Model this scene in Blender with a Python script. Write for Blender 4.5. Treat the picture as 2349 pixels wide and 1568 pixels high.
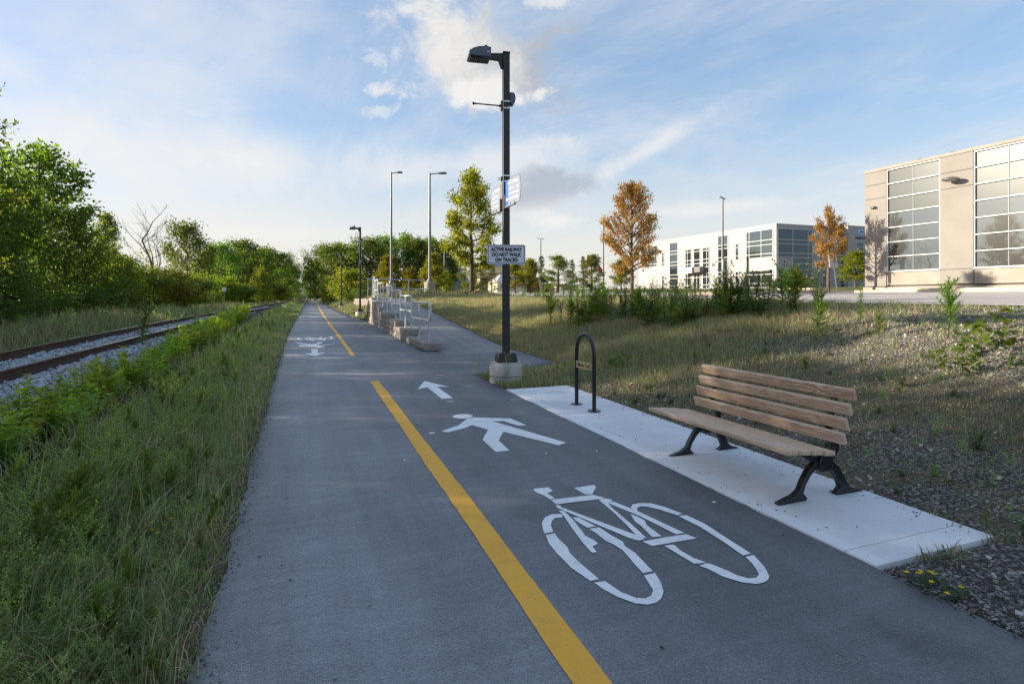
import bpy, bmesh, math, random
import numpy as np
from mathutils import Vector, Matrix

for o in list(bpy.data.objects):
    bpy.data.objects.remove(o)
SC = bpy.context.scene
COL = SC.collection
PI = math.pi
R = math.radians

# ------------------------------------------------------------------ camera
cam_data = bpy.data.cameras.new('camera')
cam = bpy.data.objects.new('camera', cam_data)
COL.objects.link(cam)
cam.location = (0, 0, 1.5)
cam.rotation_euler = (R(90), 0, R(-20.9))
cam_data.sensor_width = 36.0
cam_data.lens = 1289 / 2349 * 36
cam_data.shift_y = -104 / 2349
cam_data.clip_start = 0.05
cam_data.clip_end = 3000
SC.camera = cam

# ------------------------------------------------------------------ light and exposure
SUN_EL, SUN_AZ = 15.5, -65.2          # azimuth from +Y, clockwise positive
SC.view_settings.view_transform = 'Standard'
SC.view_settings.look = 'None'
SC.view_settings.gamma = 1.0
SC.view_settings.use_curve_mapping = False
SC.view_settings.exposure = 2.5
SC.cycles.use_denoising = True
SC.cycles.max_bounces = 6
SC.cycles.transparent_max_bounces = 6
SC.cycles.sample_clamp_indirect = 4.0

sl = bpy.data.lights.new('sun', 'SUN')
sl.energy = 2.0
sl.angle = R(0.6)
sl.color = (1.0, 0.86, 0.68)
sun = bpy.data.objects.new('sun', sl)
COL.objects.link(sun)
sd = Vector((math.sin(R(SUN_AZ)) * math.cos(R(SUN_EL)), math.cos(R(SUN_AZ)) * math.cos(R(SUN_EL)), math.sin(R(SUN_EL))))
sun.rotation_euler = sd.to_track_quat('Z', 'Y').to_euler()
sun.location = (-30, 20, 30)


class NT:
    """small helper to write node trees"""
    def __init__(s, tree):
        s.t = tree
        s.n = tree.nodes
        s.l = tree.links

    def new(s, typ, **kw):
        n = s.n.new(typ)
        for k, v in kw.items():
            setattr(n, k, v)
        return n

    def put(s, inp, v):
        if v is None:
            return
        if isinstance(v, bpy.types.NodeSocket):
            s.l.new(v, inp)
        else:
            if isinstance(v, (tuple, list)) and inp.type == 'RGBA' and len(v) == 3:
                v = (*v, 1)
            inp.default_value = v

    def math(s, op, a, b=None, c=None, clamp=False):
        n = s.new('ShaderNodeMath', operation=op, use_clamp=clamp)
        s.put(n.inputs[0], a)
        if b is not None:
            s.put(n.inputs[1], b)
        if c is not None:
            s.put(n.inputs[2], c)
        return n.outputs[0]

    def vec(s, op, a, b=None, scale=None):
        n = s.new('ShaderNodeVectorMath', operation=op)
        s.put(n.inputs[0], a)
        if b is not None:
            s.put(n.inputs[1], b)
        if scale is not None:
            s.put(n.inputs[3], scale)
        return n.outputs[1] if op in ('DOT_PRODUCT', 'LENGTH') else n.outputs[0]

    def noise(s, vec, scale, detail=4.0, rough=.55, dist=0.0):
        n = s.new('ShaderNodeTexNoise')
        s.put(n.inputs['Vector'], vec)
        n.inputs['Scale'].default_value = scale
        n.inputs['Detail'].default_value = detail
        n.inputs['Roughness'].default_value = rough
        n.inputs['Distortion'].default_value = dist
        return n.outputs[0]

    def map(s, v, a, b, c=0.0, d=1.0, smooth=True):
        n = s.new('ShaderNodeMapRange')
        n.interpolation_type = 'SMOOTHSTEP' if smooth else 'LINEAR'
        s.put(n.inputs['Value'], v)
        s.put(n.inputs[1], a)
        s.put(n.inputs[2], b)
        s.put(n.inputs[3], c)
        s.put(n.inputs[4], d)
        return n.outputs[0]

    def mix(s, f, a, b, mode='MIX'):
        n = s.new('ShaderNodeMix', data_type='RGBA', blend_type=mode)
        s.put(n.inputs[0], f)
        s.put(n.inputs[6], a)
        s.put(n.inputs[7], b)
        return n.outputs[2]

    def comb(s, x, y, z):
        n = s.new('ShaderNodeCombineXYZ')
        s.put(n.inputs[0], x)
        s.put(n.inputs[1], y)
        s.put(n.inputs[2], z)
        return n.outputs[0]


# ------------------------------------------------------------------ sky
world = bpy.data.worlds.new('World')
SC.world = world
world.use_nodes = True
W = NT(world.node_tree)
W.n.clear()
out = W.new('ShaderNodeOutputWorld')
bg = W.new('ShaderNodeBackground')
W.l.new(bg.outputs[0], out.inputs[0])
sky = W.new('ShaderNodeTexSky', sky_type='NISHITA')
sky.sun_disc = False
sky.sun_elevation = R(SUN_EL)
sky.sun_rotation = R(SUN_AZ)
sky.altitude = 300
sky.air_density = 1.0
sky.dust_density = 1.3
sky.ozone_density = 1.6
dirv = W.new('ShaderNodeTexCoord').outputs['Generated']
sep = W.new('ShaderNodeSeparateXYZ')
W.l.new(dirv, sep.inputs[0])
dx, dy, dz = sep.outputs
zc = W.math('MAXIMUM', dz, 0.0)
den = W.math('ADD', zc, 0.10)
pl = W.comb(W.math('DIVIDE', dx, den), W.math('DIVIDE', dy, den), 0.0)    # the sky as a flat cloud deck


def sky_dir(az, el):
    return Vector((math.sin(R(az)) * math.cos(R(el)), math.cos(R(az)) * math.cos(R(el)), math.sin(R(el))))


def cloud(az, el, ra, re, tilt=0.0, amp=.55, scale=9.0, soft=.5, detail=7):
    """one cloud: an elliptic patch of sky round a bearing, its edge broken up by noise"""
    c = sky_dir(az, el)
    right = Vector((math.cos(R(az)), -math.sin(R(az)), 0))
    up = right.cross(c)
    t = R(tilt)
    r2 = right * math.cos(t) + up * math.sin(t)
    u2 = -right * math.sin(t) + up * math.cos(t)
    rel = W.vec('SUBTRACT', dirv, tuple(c))
    a = W.math('DIVIDE', W.vec('DOT_PRODUCT', rel, tuple(r2)), math.sin(R(ra)))
    b = W.math('DIVIDE', W.vec('DOT_PRODUCT', rel, tuple(u2)), math.sin(R(re)))
    rr = W.math('SQRT', W.math('ADD', W.math('MULTIPLY', a, a), W.math('MULTIPLY', b, b)))
    nz = W.noise(dirv, scale, detail, .62, .5)
    v = W.math('ADD', W.math('SUBTRACT', 1.0, rr), W.math('MULTIPLY', W.math('SUBTRACT', nz, .5), amp * 2.6))
    facing = W.map(W.vec('DOT_PRODUCT', dirv, tuple(c)), .3, .5)
    return W.math('MULTIPLY', W.map(v, 0.0, soft), facing), b, a


SKY_K = 0.081
skc = W.vec('SCALE', sky.outputs[0], scale=1.0)
sat = W.new('ShaderNodeHueSaturation')
gm = W.new('ShaderNodeGamma')          # evens out the steep glow towards the sun, as the bright exposure does
W.l.new(skc, gm.inputs[0])
gm.inputs[1].default_value = .5
W.l.new(gm.outputs[0], sat.inputs['Color'])
sat.inputs['Saturation'].default_value = 1.6
sat.inputs['Value'].default_value = 1.0
base = W.mix(1.0, sat.outputs[0], (1.0, .93, .97), 'MULTIPLY')
CW = (2.0, 1.97, 1.92)        # lit cloud
CG = (1.3, 1.4, 1.6)       # its shaded side
# high veil: thin streaks fanning over the whole sky, thicker towards the horizon
st = W.new('ShaderNodeMapping')
W.l.new(pl, st.inputs[0])
st.inputs['Rotation'].default_value = (0, 0, R(52))
st.inputs['Scale'].default_value = (1.0, .34, 1.0)
n1 = W.noise(st.outputs[0], .8, 7, .62, .8)
n2 = W.noise(pl, 2.2, 6, .6, .4)
veil = W.map(W.math('ADD', W.math('MULTIPLY', n1, .75), W.math('MULTIPLY', n2, .25)), .39, .74)
veil = W.math('MULTIPLY', veil, W.map(dz, .0, .6, .9, .8))  # kept strong overhead, out of view, to add fill light
col = W.mix(W.math('MULTIPLY', veil, .8), base, CW)
hz = W.map(dz, .0, .30, .75, .0)
col = W.mix(hz, col, (1.9, 1.82, 1.68))
for (az, el, ra, re, tl, amp, sc, soft, kind, op) in [
        (-8, 12.5, 25, 4.2, 2, .75, 6, 1.1, 'w', .75),       # wide pale band on the left
        (-4, 6.0, 17, 1.3, 1, .45, 6, 1.0, 'w', .55),
        (-26, 19.0, 10, 2.2, -24, .8, 7, 1.0, 'w', .5),
        (18, 13.5, 14, 2.6, 8, .7, 7, 1.0, 'w', .65),
        (34.5, 14.3, 9.0, 1.5, 27, .7, 9, .9, 'w', .75),       # streak rising to the right
        (42, 8.5, 11, 1.2, 2, .8, 9, .9, 'w', .6),
        (24.4, 10.4, 5.6, 2.8, 6, .85, 12, .6, 'g', .80),        # grey cloud behind the lamp post
        (25.5, 7.8, 4.6, 1.5, 0, .8, 12, .8, 'w', .8),
        (17.4, 23.2, 11.5, 5.6, -14, .9, 12, .8, 'c', .96),      # big cumulus over the lamp
        (18.6, 20.0, 4.6, 1.7, 6, 1.0, 16, .6, 'w', .9),
        (14.0, 28.2, 2.8, 1.2, 10, 1.0, 18, .8, 'w', .75),
        (7.9, 19.6, 2.9, 1.1, 8, 1.6, 24, 1.0, 'w', .75),
        (7.6, 18.0, 2.6, .8, 12, 1.5, 24, 1.0, 'w', .5),
        (7.6, 22.6, 2.0, 1.0, 10, 1.6, 26, 1.0, 'w', .5),
        (23.6, 19.8, 2.2, 1.0, 12, 1.1, 22, .7, 'w', .8),
        (24.4, 27.8, 2.2, .9, 0, 1.1, 22, .8, 'w', .7),
        (10.5, 26.8, 2.8, .8, 16, 1.1, 20, .9, 'w', .55),
        (25.0, 15.4, 3.0, 1.0, 0, 1.0, 18, 1.0, 'w', .5)]:
    m, vb, va = cloud(az, el, ra, re, tl, amp, sc, soft)
    if kind == 'w':
        cc = CW
    elif kind == 'g':
        cc = W.mix(W.map(vb, -.9, .1), (1.85, 1.8, 1.75), (1.0, 1.1, 1.27))
    else:
        g = W.math('ADD', W.math('MULTIPLY', va, .75), W.math('MULTIPLY', W.noise(dirv, 16, 5, .6), 1.0))
        cc = W.mix(W.map(g, .25, 1.0), (1.92, 1.86, 1.78), (1.02, 1.08, 1.2))
    col = W.mix(W.math('MULTIPLY', m, op), col, cc)
W.put(bg.inputs[0], col)
bg.inputs[1].default_value = SKY_K

# ------------------------------------------------------------------ materials
MATS = {}


def pbr(name, color, rough=.6, spec=.3, metal=0.0, var=None, bump=None, speck=None, coat=0.0):
    """plain surface: colour broken by large patches (var=(scale, amount)), fine specks and relief"""
    if name in MATS:
        return MATS[name]
    m = bpy.data.materials.new(name)
    m.use_nodes = True
    N = NT(m.node_tree)
    b = N.n['Principled BSDF']
    tc = N.new('ShaderNodeTexCoord').outputs['Object']
    c = (*color, 1)
    if var:
        nz = N.noise(tc, var[0], 6, .6)
        c = N.mix(N.map(nz, .3, .7, 0, 1), tuple(x * (1 - var[1]) for x in color), tuple(min(1, x * (1 + var[1])) for x in color))
    if speck:
        nz = N.noise(tc, speck[0], 2, .6)
        c = N.mix(N.map(nz, .35, .65, 0, 1), N.mix(1.0, c, (1 - speck[1],) * 3, 'MULTIPLY'), N.mix(1.0, c, (1 + speck[1],) * 3, 'MULTIPLY'))
    N.put(b.inputs['Base Color'], c)
    b.inputs['Roughness'].default_value = rough
    b.inputs['Specular IOR Level'].default_value = spec
    b.inputs['Metallic'].default_value = metal
    b.inputs['Coat Weight'].default_value = coat
    if bump:
        bn = N.new('ShaderNodeBump')
        bn.inputs['Strength'].default_value = bump[1]
        bn.inputs['Distance'].default_value = bump[2] if len(bump) > 2 else .01
        N.put(bn.inputs['Height'], N.noise(tc, bump[0], 4, .65))
        N.l.new(bn.outputs[0], b.inputs['Normal'])
    MATS[name] = m
    return m


def leaf_mat(name, trans=.35, rough=.5, warm=(1.5, 1.45, .55), hue=.10):
    """leaf or grass blade: colour from the blade's own 'Col', some light passes through"""
    m = bpy.data.materials.new(name)
    m.use_nodes = True
    N = NT(m.node_tree)
    b = N.n['Principled BSDF']
    at = N.new('ShaderNodeAttribute')
    at.attribute_name = 'Col'
    oi = N.new('ShaderNodeObjectInfo')
    hs = N.new('ShaderNodeHueSaturation')
    N.l.new(at.outputs['Color'], hs.inputs['Color'])
    N.put(hs.inputs['Hue'], N.map(oi.outputs['Random'], 0, 1, .5 - hue * .35, .5 + hue * .25, False))
    N.put(hs.inputs['Value'], N.map(oi.outputs['Random'], 0, 1, .76, 1.26, False))
    N.put(b.inputs['Base Color'], hs.outputs[0])
    b.inputs['Roughness'].default_value = rough
    b.inputs['Specular IOR Level'].default_value = .35
    tr = N.new('ShaderNodeBsdfTranslucent')
    N.put(tr.inputs['Color'], N.mix(1.0, hs.outputs[0], (*warm, 1), 'MULTIPLY'))
    mx = N.new('ShaderNodeMixShader')
    mx.inputs[0].default_value = trans
    N.l.new(b.outputs[0], mx.inputs[1])
    N.l.new(tr.outputs[0], mx.inputs[2])
    N.l.new(mx.outputs[0], N.n['Material Output'].inputs[0])
    return m


def asphalt_mat(name, col, warm=0.0, streak=True):
    m = bpy.data.materials.new(name)
    m.use_nodes = True
    N = NT(m.node_tree)
    b = N.n['Principled BSDF']
    tc = N.new('ShaderNodeTexCoord').outputs['Object']
    stone = N.new('ShaderNodeTexVoronoi')
    N.l.new(tc, stone.inputs['Vector'])
    stone.inputs['Scale'].default_value = 170
    sc = N.new('ShaderNodeSeparateColor')
    N.l.new(stone.outputs['Color'], sc.inputs[0])
    fine = N.map(sc.outputs[0], 0, 1, .72, 1.30, False)
    grain = N.map(N.noise(tc, 330, 3, .7), .3, .7, .85, 1.15)
    big = N.map(N.noise(tc, .55, 5, .6), .3, .7, .82, 1.17)
    mp = N.new('ShaderNodeMapping')
    N.l.new(tc, mp.inputs[0])
    mp.inputs['Scale'].default_value = (3.2, .22, 1)
    lane = N.map(N.noise(mp.outputs[0], 1.0, 4, .6), .3, .7, .88, 1.12)
    mp2 = N.new('ShaderNodeMapping')
    N.l.new(tc, mp2.inputs[0])
    mp2.inputs['Scale'].default_value = (.6, 5.0, 1)
    cross = N.map(N.noise(mp2.outputs[0], 2.2, 4, .65), .35, .65, .93, 1.06)
    f = N.math('MULTIPLY', N.math('MULTIPLY', fine, grain), N.math('MULTIPLY', big, N.math('MULTIPLY', lane, cross)))
    dust = N.map(N.noise(tc, 1.6, 6, .7), .58, .80)
    cb = N.mix(N.math('MULTIPLY', dust, .35), (*col, 1), (col[0] * 1.7, col[1] * 1.6, col[2] * 1.45, 1))
    # hairline cracks and darker tar patches
    ck = N.new('ShaderNodeTexVoronoi', feature='DISTANCE_TO_EDGE')
    N.put(ck.inputs['Vector'], N.vec('ADD', tc, N.comb(N.math('MULTIPLY', N.noise(tc, 2.2, 4, .6), .8), N.math('MULTIPLY', N.noise(tc, 2.7, 4, .6), .8), 0.0)))
    ck.inputs['Scale'].default_value = .33
    crack = N.math('MULTIPLY', N.map(ck.outputs['Distance'], .0012, .004, 1, 0), N.map(N.noise(tc, .5, 3, .6), .50, .60))
    patch = N.map(N.noise(tc, .9, 3, .5), .60, .68, 0, .22)
    f = N.math('MULTIPLY', f, N.math('SUBTRACT', 1.0, N.math('ADD', N.math('MULTIPLY', crack, .22), patch)))
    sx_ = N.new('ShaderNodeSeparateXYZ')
    N.l.new(tc, sx_.inputs[0])      # left half paler: grazing sky gloss painted into the colour
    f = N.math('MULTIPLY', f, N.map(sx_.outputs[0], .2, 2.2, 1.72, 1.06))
    fx = N.new('ShaderNodeCombineColor')
    for i in range(3):
        N.l.new(f, fx.inputs[i])
    # pale aggregate showing here and there
    white = N.math('GREATER_THAN', sc.outputs[1], .965)
    cc = N.mix(1.0, cb, fx.outputs[0], 'MULTIPLY')
    cc = N.mix(N.math('MULTIPLY', white, .30), cc, (.42, .42, .42, 1))
    N.put(b.inputs['Base Color'], cc)
    b.inputs['Roughness'].default_value = .62
    b.inputs['Specular IOR Level'].default_value = .5
    bn = N.new('ShaderNodeBump')
    bn.inputs['Strength'].default_value = .4
    bn.inputs['Distance'].default_value = .004
    N.put(bn.inputs['Height'], N.math('ADD', N.math('MULTIPLY', stone.outputs['Distance'], 1.2), N.noise(tc, 150, 4, .7)))
    N.l.new(bn.outputs[0], b.inputs['Normal'])
    return m


def concrete_mat(name, col, brushed=True):
    m = bpy.data.materials.new(name)
    m.use_nodes = True
    N = NT(m.node_tree)
    b = N.n['Principled BSDF']
    tc = N.new('ShaderNodeTexCoord').outputs['Object']
    big = N.map(N.noise(tc, 1.3, 5, .65), .3, .7, .90, 1.08)
    fine = N.map(N.noise(tc, 110, 3, .7), .3, .7, .93, 1.07)
    mp = N.new('ShaderNodeMapping')
    N.l.new(tc, mp.inputs[0])
    mp.inputs['Scale'].default_value = (4, 160, 1) if brushed else (60, 60, 60)
    br = N.noise(mp.outputs[0], 1.0, 3, .6)
    brush = N.map(br, .3, .7, .94, 1.05)
    f = N.math('MULTIPLY', N.math('MULTIPLY', big, fine), brush)
    fx = N.new('ShaderNodeCombineColor')
    for i in range(3):
        N.l.new(f, fx.inputs[i])
    c = N.mix(1.0, (*col, 1), fx.outputs[0], 'MULTIPLY')
    dirt = N.map(N.noise(tc, 5.5, 6, .75), .60, .78)
    c = N.mix(N.math('MULTIPLY', dirt, .35), c, (col[0] * .55, col[1] * .52, col[2] * .45, 1))
    spot = N.new('ShaderNodeTexVoronoi')
    N.l.new(tc, spot.inputs['Vector'])
    spot.inputs['Scale'].default_value = 9
    sp = N.map(spot.outputs['Distance'], .02, .05, 1, 0)
    c = N.mix(N.math('MULTIPLY', sp, .5), c, (col[0] * .4, col[1] * .38, col[2] * .34, 1))
    if brushed:      # trowelled margin along the path, smoother and paler
        sx_ = N.new('ShaderNodeSeparateXYZ')
        N.l.new(tc, sx_.inputs[0])
        c = N.mix(N.map(sx_.outputs[0], 3.026, 3.036, .55, 0), c, tuple(x * 1.13 for x in col) + (1,))
    N.put(b.inputs['Base Color'], c)
    b.inputs['Roughness'].default_value = .8
    b.inputs['Specular IOR Level'].default_value = .3
    bn = N.new('ShaderNodeBump')
    bn.inputs['Strength'].default_value = .35
    bn.inputs['Distance'].default_value = .004
    N.put(bn.inputs['Height'], N.math('ADD', br, N.noise(tc, 120, 4, .7)))
    N.l.new(bn.outputs[0], b.inputs['Normal'])
    return m


def wood_mat():
    m = bpy.data.materials.new('bench_wood')
    m.use_nodes = True
    N = NT(m.node_tree)
    b = N.n['Principled BSDF']
    tc = N.new('ShaderNodeTexCoord').outputs['Object']
    oi = N.new('ShaderNodeObjectInfo')
    off = N.comb(N.math('MULTIPLY', oi.outputs['Random'], 7.0), N.math('MULTIPLY', oi.outputs['Random'], 23.0), 0.0)
    mp = N.new('ShaderNodeMapping')
    N.put(mp.inputs[0], N.vec('ADD', tc, off))
    mp.inputs['Scale'].default_value = (9, .9, 9)
    warp = N.noise(mp.outputs[0], 1.2, 3, .5, .6)
    rings = N.new('ShaderNodeTexWave', wave_type='RINGS', rings_direction='Y')
    N.put(rings.inputs['Vector'], N.vec('ADD', mp.outputs[0], N.comb(N.math('MULTIPLY', warp, 2.2), 0.0, N.math('MULTIPLY', warp, 1.5))))
    rings.inputs['Scale'].default_value = 1.5
    rings.inputs['Distortion'].default_value = 2.5
    rings.inputs['Detail'].default_value = 3
    mp2 = N.new('ShaderNodeMapping')
    N.put(mp2.inputs[0], tc)
    mp2.inputs['Scale'].default_value = (120, 5, 120)
    gr = N.noise(mp2.outputs[0], 1.0, 4, .6)
    c = N.mix(rings.outputs[0], (.46, .29, .19, 1), (.84, .63, .47, 1))
    c = N.mix(N.map(gr, .3, .7, 0, .55), c, (.52, .35, .235, 1))
    c = N.mix(N.map(oi.outputs['Random'], 0, 1, 0, .35, False), c, (.74, .56, .42, 1))
    N.put(b.inputs['Base Color'], c)
    b.inputs['Roughness'].default_value = .62
    b.inputs['Specular IOR Level'].default_value = .3
    bn = N.new('ShaderNodeBump')
    bn.inputs['Strength'].default_value = .2
    bn.inputs['Distance'].default_value = .002
    N.put(bn.inputs['Height'], gr)
    N.l.new(bn.outputs[0], b.inputs['Normal'])
    return m


def glass_mat(name, tint, refl=.45, rough=.015):
    """window glass seen from outside: dark room behind, sky and trees mirrored in it"""
    m = bpy.data.materials.new(name)
    m.use_nodes = True
    N = NT(m.node_tree)
    b = N.n['Principled BSDF']
    oi = N.new('ShaderNodeObjectInfo')
    tc = N.new('ShaderNodeTexCoord').outputs['Object']
    c = N.mix(oi.outputs['Random'], tuple(x * .7 for x in tint) + (1,), tuple(x * 1.25 for x in tint) + (1,))
    N.put(b.inputs['Base Color'], c)
    b.inputs['Roughness'].default_value = .3
    b.inputs['Specular IOR Level'].default_value = .2
    g = N.new('ShaderNodeBsdfGlossy')
    g.inputs['Roughness'].default_value = rough
    g.inputs['Color'].default_value = (.55, .74, .92, 1)
    bn = N.new('ShaderNodeBump')
    bn.inputs['Strength'].default_value = .05
    bn.inputs['Distance'].default_value = .02
    N.put(bn.inputs['Height'], N.noise(tc, .9, 2, .5))
    N.l.new(bn.outputs[0], g.inputs['Normal'])
    mx = N.new('ShaderNodeMixShader')
    lw = N.new('ShaderNodeFresnel')
    lw.inputs[0].default_value = 1.45
    N.put(mx.inputs[0], N.math('ADD', N.math('MULTIPLY', lw.outputs[0], .9), refl, clamp=True))
    N.l.new(b.outputs[0], mx.inputs[1])
    N.l.new(g.outputs[0], mx.inputs[2])
    N.l.new(mx.outputs[0], N.n['Material Output'].inputs[0])
    return m


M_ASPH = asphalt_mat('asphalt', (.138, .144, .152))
M_ROAD = asphalt_mat('road_asphalt', (.42, .38, .335))
M_RAMP = asphalt_mat('ramp_asphalt', (.20, .195, .195))
M_SLAB = concrete_mat('slab_concrete', (.75, .76, .77))
M_BLOCK = pbr('block_concrete', (.33, .30, .265), .9, .2, var=(2.2, .18), bump=(34, .9, .03), speck=(60, .12))
M_BASE = pbr('lamp_base_concrete', (.46, .45, .43), .85, .2, var=(4, .12), bump=(45, .4, .01), speck=(120, .07))
M_WOOD = wood_mat()
M_IRON = pbr('black_iron', (.012, .012, .014), .28, .6, var=(20, .2), bump=(60, .08, .002))
M_POLE = pbr('black_paint', (.014, .014, .016), .42, .5, bump=(160, .12, .002))
M_GALV = pbr('galvanised_steel', (.24, .25, .265), .38, .5, .75, var=(14, .18), speck=(70, .08))
M_RAIL = pbr('handrail_zinc', (.60, .62, .64), .42, .5, .35, var=(14, .12), speck=(70, .06))
M_LOTP = pbr('lot_pole_grey', (.17, .175, .185), .45, .4, .4, var=(6, .1))
M_STEEL = pbr('bright_steel', (.62, .62, .62), .25, .5, .9)


def paint_mat(name, color):
    """road paint: worn through to the asphalt in pinholes and scuffs, dirt in patches"""
    m = bpy.data.materials.new(name)
    m.use_nodes = True
    N = NT(m.node_tree)
    b = N.n['Principled BSDF']
    tc = N.new('ShaderNodeTexCoord').outputs['Object']
    hole = N.map(N.math('ADD', N.math('MULTIPLY', N.noise(tc, 170, 3, .7), .75), N.math('MULTIPLY', N.noise(tc, 7, 4, .65), .25)), .56, .66)
    dirt = N.map(N.noise(tc, 3.5, 5, .7), .45, .75, 0, .30)
    c = N.mix(dirt, (*color, 1), tuple(x * .62 for x in color) + (1,))
    c = N.mix(N.math('MULTIPLY', hole, .75), c, (.19, .195, .21, 1))
    N.put(b.inputs['Base Color'], c)
    b.inputs['Roughness'].default_value = .7
    bn = N.new('ShaderNodeBump')
    bn.inputs['Strength'].default_value = .4
    bn.inputs['Distance'].default_value = .003
    N.put(bn.inputs['Height'], N.noise(tc, 150, 4, .7))
    N.l.new(bn.outputs[0], b.inputs['Normal'])
    return m


M_WHITE = paint_mat('white_paint', (.90, .91, .91))
M_YELLOW = paint_mat('yellow_paint', (.95, .47, .045))
M_SIGNW = pbr('sign_white', (.70, .74, .80), .35, .4, var=(3, .03))
M_INK = pbr('sign_black', (.012, .012, .014), .5, .3)
M_SIGNB = pbr('sign_blue', (.02, .13, .60), .4, .4)
M_SIGNP = pbr('sign_glare_wash', (.20, .23, .29), .35, .5)  # blue board: wash of glare and bright sky put into the colour
M_SIGNT = pbr('sign_print_white', (.58, .60, .64), .45, .3)
M_SIGNE = pbr('sign_edge', (.22, .22, .23), .4, .4, .5)
M_PLATE = pbr('plate_yellow', (.60, .47, .22), .4, .4)
M_LOGO = pbr('plate_blue', (.04, .14, .20), .4, .4)
M_RUST = pbr('rail_rust', (.085, .050, .034), .85, .2, var=(9, .25), bump=(80, .3, .004))
M_RAILTOP = pbr('rail_polished', (.62, .60, .58), .22, .5, .85)
M_TIE = pbr('tie_wood', (.060, .046, .038), .9, .15, var=(5, .3), bump=(30, .6, .01))
M_STONE = pbr('ballast_stone', (.34, .34, .36), .85, .25, var=(3, .28), bump=(30, .3, .01))
M_BARK = pbr('bark', (.115, .085, .06), .9, .15, var=(6, .25), bump=(22, .8, .03))
M_BARKD = pbr('dead_bark', (.065, .052, .045), .9, .15, var=(6, .2))
M_BEIGE = pbr('beige_precast', (.228, .215, .198), .85, .2, var=(.7, .05), speck=(28, .07), bump=(40, .2, .006))
M_BEIGE2 = pbr('beige_ledge', (.28, .258, .225), .85, .2, var=(.9, .09), speck=(30, .05))
M_WPREC = pbr('white_precast', (.355, .355, .355), .8, .2, var=(.4, .03))
M_FRAME = pbr('window_frame_white', (.46, .46, .46), .4, .4)
M_FRAMED = pbr('window_frame_grey', (.16, .16, .17), .4, .4)
M_GLASS = glass_mat('office_glass', (.008, .015, .018), .21)
M_GLASSD = glass_mat('spandrel_glass', (.040, .052, .052), .02)
M_GLASSB = glass_mat('blue_glass', (.010, .030, .050), .03)
M_KERB = pbr('kerb_concrete', (.46, .40, .32), .85, .2, var=(1.2, .08), speck=(40, .06))
M_DARK = pbr('dark_plastic', (.02, .022, .026), .5, .4)
M_GREY = pbr('grey_housing', (.10, .12, .15), .45, .4)
M_LENS = pbr('lamp_lens', (.30, .30, .31), .3, .5)
M_BROWN = pbr('brown_board', (.16, .075, .045), .8, .2, var=(2, .2))
M_ROOFB = pbr('blue_metal_roof', (.07, .13, .26), .4, .4, .2)
M_HSTONE = pbr('house_stone', (.36, .29, .21), .85, .2, var=(2.5, .22), bump=(6, .5, .05))
M_CREAM = pbr('cream_stucco', (.60, .50, .36), .85, .2, var=(.8, .05))
M_GREYW = pbr('grey_shed_wall', (.46, .46, .44), .8, .2, var=(.5, .05))
M_CAR = pbr('silver_car_paint', (.42, .46, .56), .28, .5, .55, coat=.6)
M_CARD = pbr('dark_car_paint', (.04, .05, .075), .28, .5, .3, coat=.6)
M_TYRE = pbr('tyre_rubber', (.02, .02, .02), .85, .2)
M_RED = pbr('flag_red', (.60, .02, .02), .7, .2)
M_FLAGW = pbr('flag_white', (.80, .80, .80), .7, .2)
M_GREEN = pbr('sign_green', (.10, .30, .16), .5, .3)
M_NAVY = pbr('letter_navy', (.03, .04, .09), .5, .3)
M_SKYB = pbr('logo_light_blue', (.30, .47, .75), .5, .3)
M_LEAF = leaf_mat('leaves', .50, warm=(1.75, 1.85, .6))
M_LEAFO = leaf_mat('orange_leaves', .42, warm=(1.6, 1.25, .6), hue=.02)
M_GRASS = leaf_mat('grass_blades', .30, .6, (1.2, 1.25, .8), 0.0)
M_FLOWER = leaf_mat('petals', .25, .6, (1.1, 1.1, 1.1), 0.0)

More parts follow.
